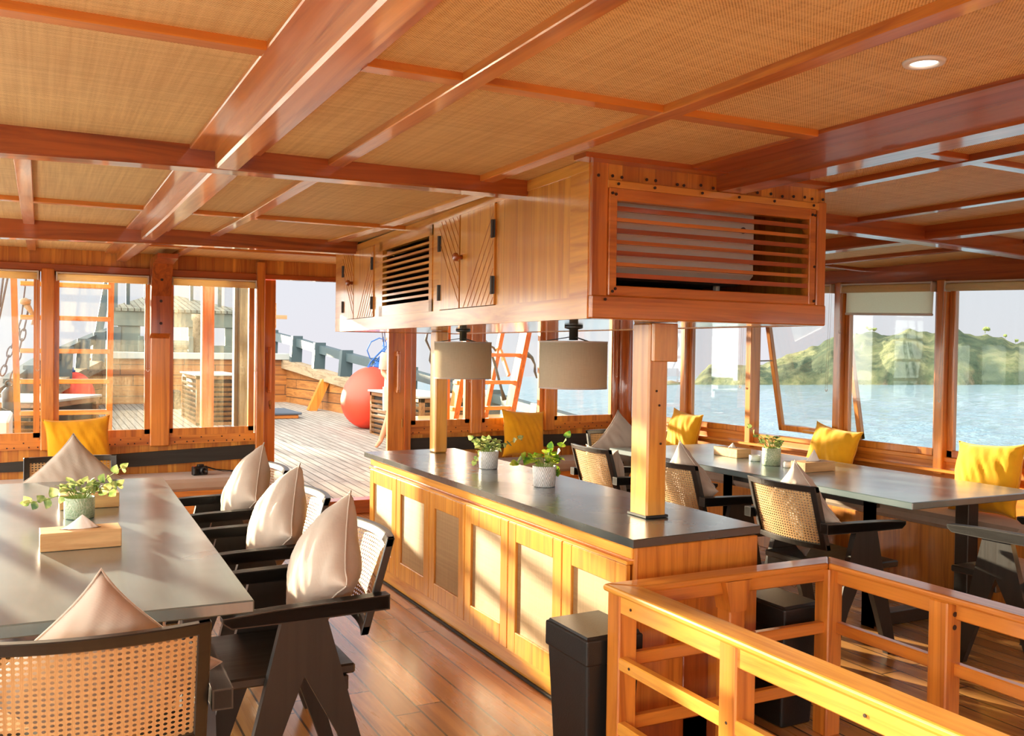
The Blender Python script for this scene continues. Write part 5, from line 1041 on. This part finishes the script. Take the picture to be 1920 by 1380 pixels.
# camera on the left bench
e = thing('camera', 'black compact camera with neck strap lying on the left bench', 'camera', (1.16, 7.86, 0.457), RAD(15))
m = MB(); m.box(-0.062, 0.062, -0.022, 0.022, 0.0, 0.070, 0.006); m.box(-0.02, 0.03, -0.02, 0.02, 0.068, 0.086, 0.005); m.box(-0.066, -0.035, -0.035, -0.01, 0.005, 0.062, 0.008); m.build('camera_body', 'camera_black', e)
m = MB(); m.lathe([(0.028, 0), (0.030, 0.03), (0.027, 0.045), (0.020, 0.046), (0.018, 0.03)], 24, Matrix.Translation((0.012, -0.022, 0.036)) @ Matrix.Rotation(pi / 2, 4, 'X')); m.build('lens', 'camera_black', e, True)
m = MB(); m.lathe([(0.007, 0.086), (0.007, 0.092)], 12, Matrix.Translation((-0.045, 0, -0.018))); m.box(0.045, 0.05, -0.0235, -0.022, 0.03, 0.035, 0); m.build('dial', 'red_mark', e)
m = MB(); pts = [(0.062, 0, 0.055), (0.12, -0.02, 0.035), (0.18, -0.05, 0.020), (0.23, -0.09, 0.02), (0.25, -0.17, 0.012), (0.255, -0.235, 0.003), (0.255, -0.27, -0.06), (0.25, -0.275, -0.12)]
for a, b in zip(pts, pts[1:]): m.beam(a, b, 0.022, 0.004, (0, 0.2, 1))
m.tube([(0.062, 0, 0.06), (0.15, 0.03, 0.03), (0.26, 0.04, 0.012), (0.33, 0.0, 0.008), (0.34, -0.12, 0.008), (0.30, -0.24, 0.006)], 0.005, 6); m.build('strap', 'strap', e)

# ================================================================ PERSON outside, half hidden by the door
def person():
    z0 = dz(12.3); bx, by = 4.42, 12.25
    J = {'pelvis': (bx, by, z0 + 0.86), 'belly': (bx, by, z0 + 1.02), 'chest': (bx - 0.01, by + 0.01, z0 + 1.20), 'neck': (bx - 0.02, by + 0.02, z0 + 1.36), 'headlow': (bx - 0.05, by + 0.03, z0 + 1.43), 'head': (bx - 0.06, by + 0.03, z0 + 1.53),
         'hipL': (bx - 0.09, by, z0 + 0.82), 'kneeL': (bx - 0.10, by - 0.02, z0 + 0.47), 'ankL': (bx - 0.20, by + 0.08, z0 + 0.09), 'toeL': (bx - 0.30, by - 0.03, z0 + 0.03),
         'hipR': (bx + 0.09, by, z0 + 0.82), 'kneeR': (bx + 0.11, by, z0 + 0.46), 'ankR': (bx + 0.13, by + 0.05, z0 + 0.09), 'toeR': (bx + 0.10, by - 0.09, z0 + 0.03),
         'shL': (bx - 0.16, by, z0 + 1.30), 'elL': (bx - 0.19, by + 0.02, z0 + 1.04), 'wrL': (bx - 0.12, by - 0.16, z0 + 0.92), 'haL': (bx - 0.09, by - 0.22, z0 + 0.90),
         'shR': (bx + 0.16, by, z0 + 1.30), 'elR': (bx + 0.21, by + 0.02, z0 + 1.04), 'wrR': (bx + 0.20, by - 0.08, z0 + 0.82), 'haR': (bx + 0.20, by - 0.10, z0 + 0.75)}
    RD = {'pelvis': .13, 'belly': .12, 'chest': .135, 'neck': .055, 'headlow': .075, 'head': .085, 'hipL': .088, 'kneeL': .056, 'ankL': .036, 'toeL': .028, 'hipR': .088, 'kneeR': .056, 'ankR': .036, 'toeR': .028, 'shL': .055, 'elL': .040, 'wrL': .027, 'haL': .026, 'shR': .055, 'elR': .040, 'wrR': .027, 'haR': .026}
    E = [('pelvis', 'belly'), ('belly', 'chest'), ('chest', 'neck'), ('neck', 'headlow'), ('headlow', 'head'), ('pelvis', 'hipL'), ('hipL', 'kneeL'), ('kneeL', 'ankL'), ('ankL', 'toeL'), ('pelvis', 'hipR'), ('hipR', 'kneeR'), ('kneeR', 'ankR'), ('ankR', 'toeR'), ('chest', 'shL'), ('shL', 'elL'), ('elL', 'wrL'), ('wrL', 'haL'), ('chest', 'shR'), ('shR', 'elR'), ('elR', 'wrR'), ('wrR', 'haR')]
    for s, h_ in (('L', 'haL'), ('R', 'haR')):
        b = Vector(J[h_]); w0 = Vector(J['wr' + s]); d = (b - w0).normalized(); sd = d.cross(Vector((0, 0, 1))).normalized()
        for k in range(5):
            o_ = (k - 1.5) * 0.016 if k < 4 else -0.035; L_ = (0.055, 0.065, 0.060, 0.048, 0.030)[k]; p1 = b + sd * o_ * (1 if k < 4 else 0.7) + d * 0.012; p2 = b + sd * o_ * 1.2 + d * (0.012 + L_ * 0.6); p3 = p2 + d * L_ * 0.4 + Vector((0, 0, -0.012))
            for q, pp, rr_, par in ((0, p1, .011, h_), (1, p2, .009, None), (2, p3, .007, None)):
                nm = 'f%s%d%d' % (s, k, q); J[nm] = tuple(pp); RD[nm] = rr_; E.append((par or 'f%s%d%d' % (s, k, q - 1), nm))
    names = list(J); me = bpy.data.meshes.new('body'); me.from_pydata([J[n] for n in names], [(names.index(a), names.index(b)) for a, b in E], [])
    o = bpy.data.objects.new('body', me); C.objects.link(o); sk = o.modifiers.new('skin', 'SKIN'); sk.use_smooth_shade = True
    for i, n in enumerate(names): d = me.skin_vertices[0].data[i]; d.radius = (RD[n], RD[n] * (0.75 if n in ('chest', 'belly', 'pelvis') else 1)); d.use_root = (n == 'pelvis')
    ss = o.modifiers.new('sub', 'SUBSURF'); ss.levels = 1; ss.render_levels = 2; me.materials.append(M['skin'])
    e = thing('person', 'person in a pale patterned shirt and shorts standing outside, half hidden by the door', 'person', (0, 0, 0)); o.parent = e
    mb = MB()
    def ring(c, rx, ry): return (c, rx, ry)
    def loft(mb, rings, n=20):
        V = []; F = []
        for (c, rx, ry) in rings:
            for k in range(n): V.append((c[0] + rx * cos(2 * pi * k / n) * (1 + 0.03 * sin(5 * 2 * pi * k / n)), c[1] + ry * sin(2 * pi * k / n), c[2]))
        for i in range(len(rings) - 1):
            for k in range(n): F.append((i * n + k, i * n + (k + 1) % n, (i + 1) * n + (k + 1) % n, (i + 1) * n + k))
        mb.add(V, F)
    loft(mb, [((bx, by, z0 + 0.80), .175, .135), ((bx, by, z0 + 0.95), .165, .13), ((bx, by, z0 + 1.15), .18, .14), ((bx, by, z0 + 1.29), .175, .12), ((bx - 0.01, by + 0.01, z0 + 1.35), .09, .08), ((bx - 0.02, by + 0.02, z0 + 1.375), .065, .065)])
    for s in ('L', 'R'):
        a, b = Vector(J['sh' + s]), Vector(J['el' + s]); mb.tube([a + (a - b) * 0.1, a, a.lerp(b, 0.8)], [.06, .075, .07], 14, False)
    mb.build('shirt', 'shirt', e, True)
    mb = MB(); loft(mb, [((bx, by, z0 + 0.70), .17, .13), ((bx, by, z0 + 0.92), .16, .125)])
    for s in ('L', 'R'): a, b = Vector(J['hip' + s]), Vector(J['knee' + s]); mb.tube([a + Vector((0, 0, 0.03)), a.lerp(b, 0.4), a.lerp(b, 0.85)], [.105, .105, .10], 16, False)
    mb.build('shorts', 'bench_fabric', e, True)
    hx, hy, hz_ = J['head']; mb = MB(); mb.lathe([(0.088, -0.02), (0.098, 0.02), (0.09, 0.07), (0.06, 0.105), (0.01, 0.118)], 22, Matrix.Translation((hx + 0.012, hy + 0.012, hz_ - 0.005)) @ Matrix.Diagonal((1, 1.08, 1, 1))); mb.build('hair', 'hair', e, True)
    mb = MB(); mb.lathe([(0.004, -0.02), (0.013, 0.0), (0.005, 0.02)], 8, Matrix.Translation((hx - 0.088, hy - 0.01, hz_ - 0.015))); 
    mb.build('nose', 'skin', e, True)
    mb = MB()
    for s in (-1, 1): mb.lathe([(0.002, -0.006), (0.008, 0.0), (0.002, 0.006)], 8, Matrix.Translation((hx - 0.075, hy - 0.01 + s * 0.032, hz_ + 0.008)))
    mb.build('eyes', 'camera_black', e); mb = MB(); mb.box(hx - 0.086, hx - 0.074, hy - 0.03, hy + 0.014, hz_ - 0.048, hz_ - 0.040, 0.002); mb.build('mouth', 'red_mark', e)
person()
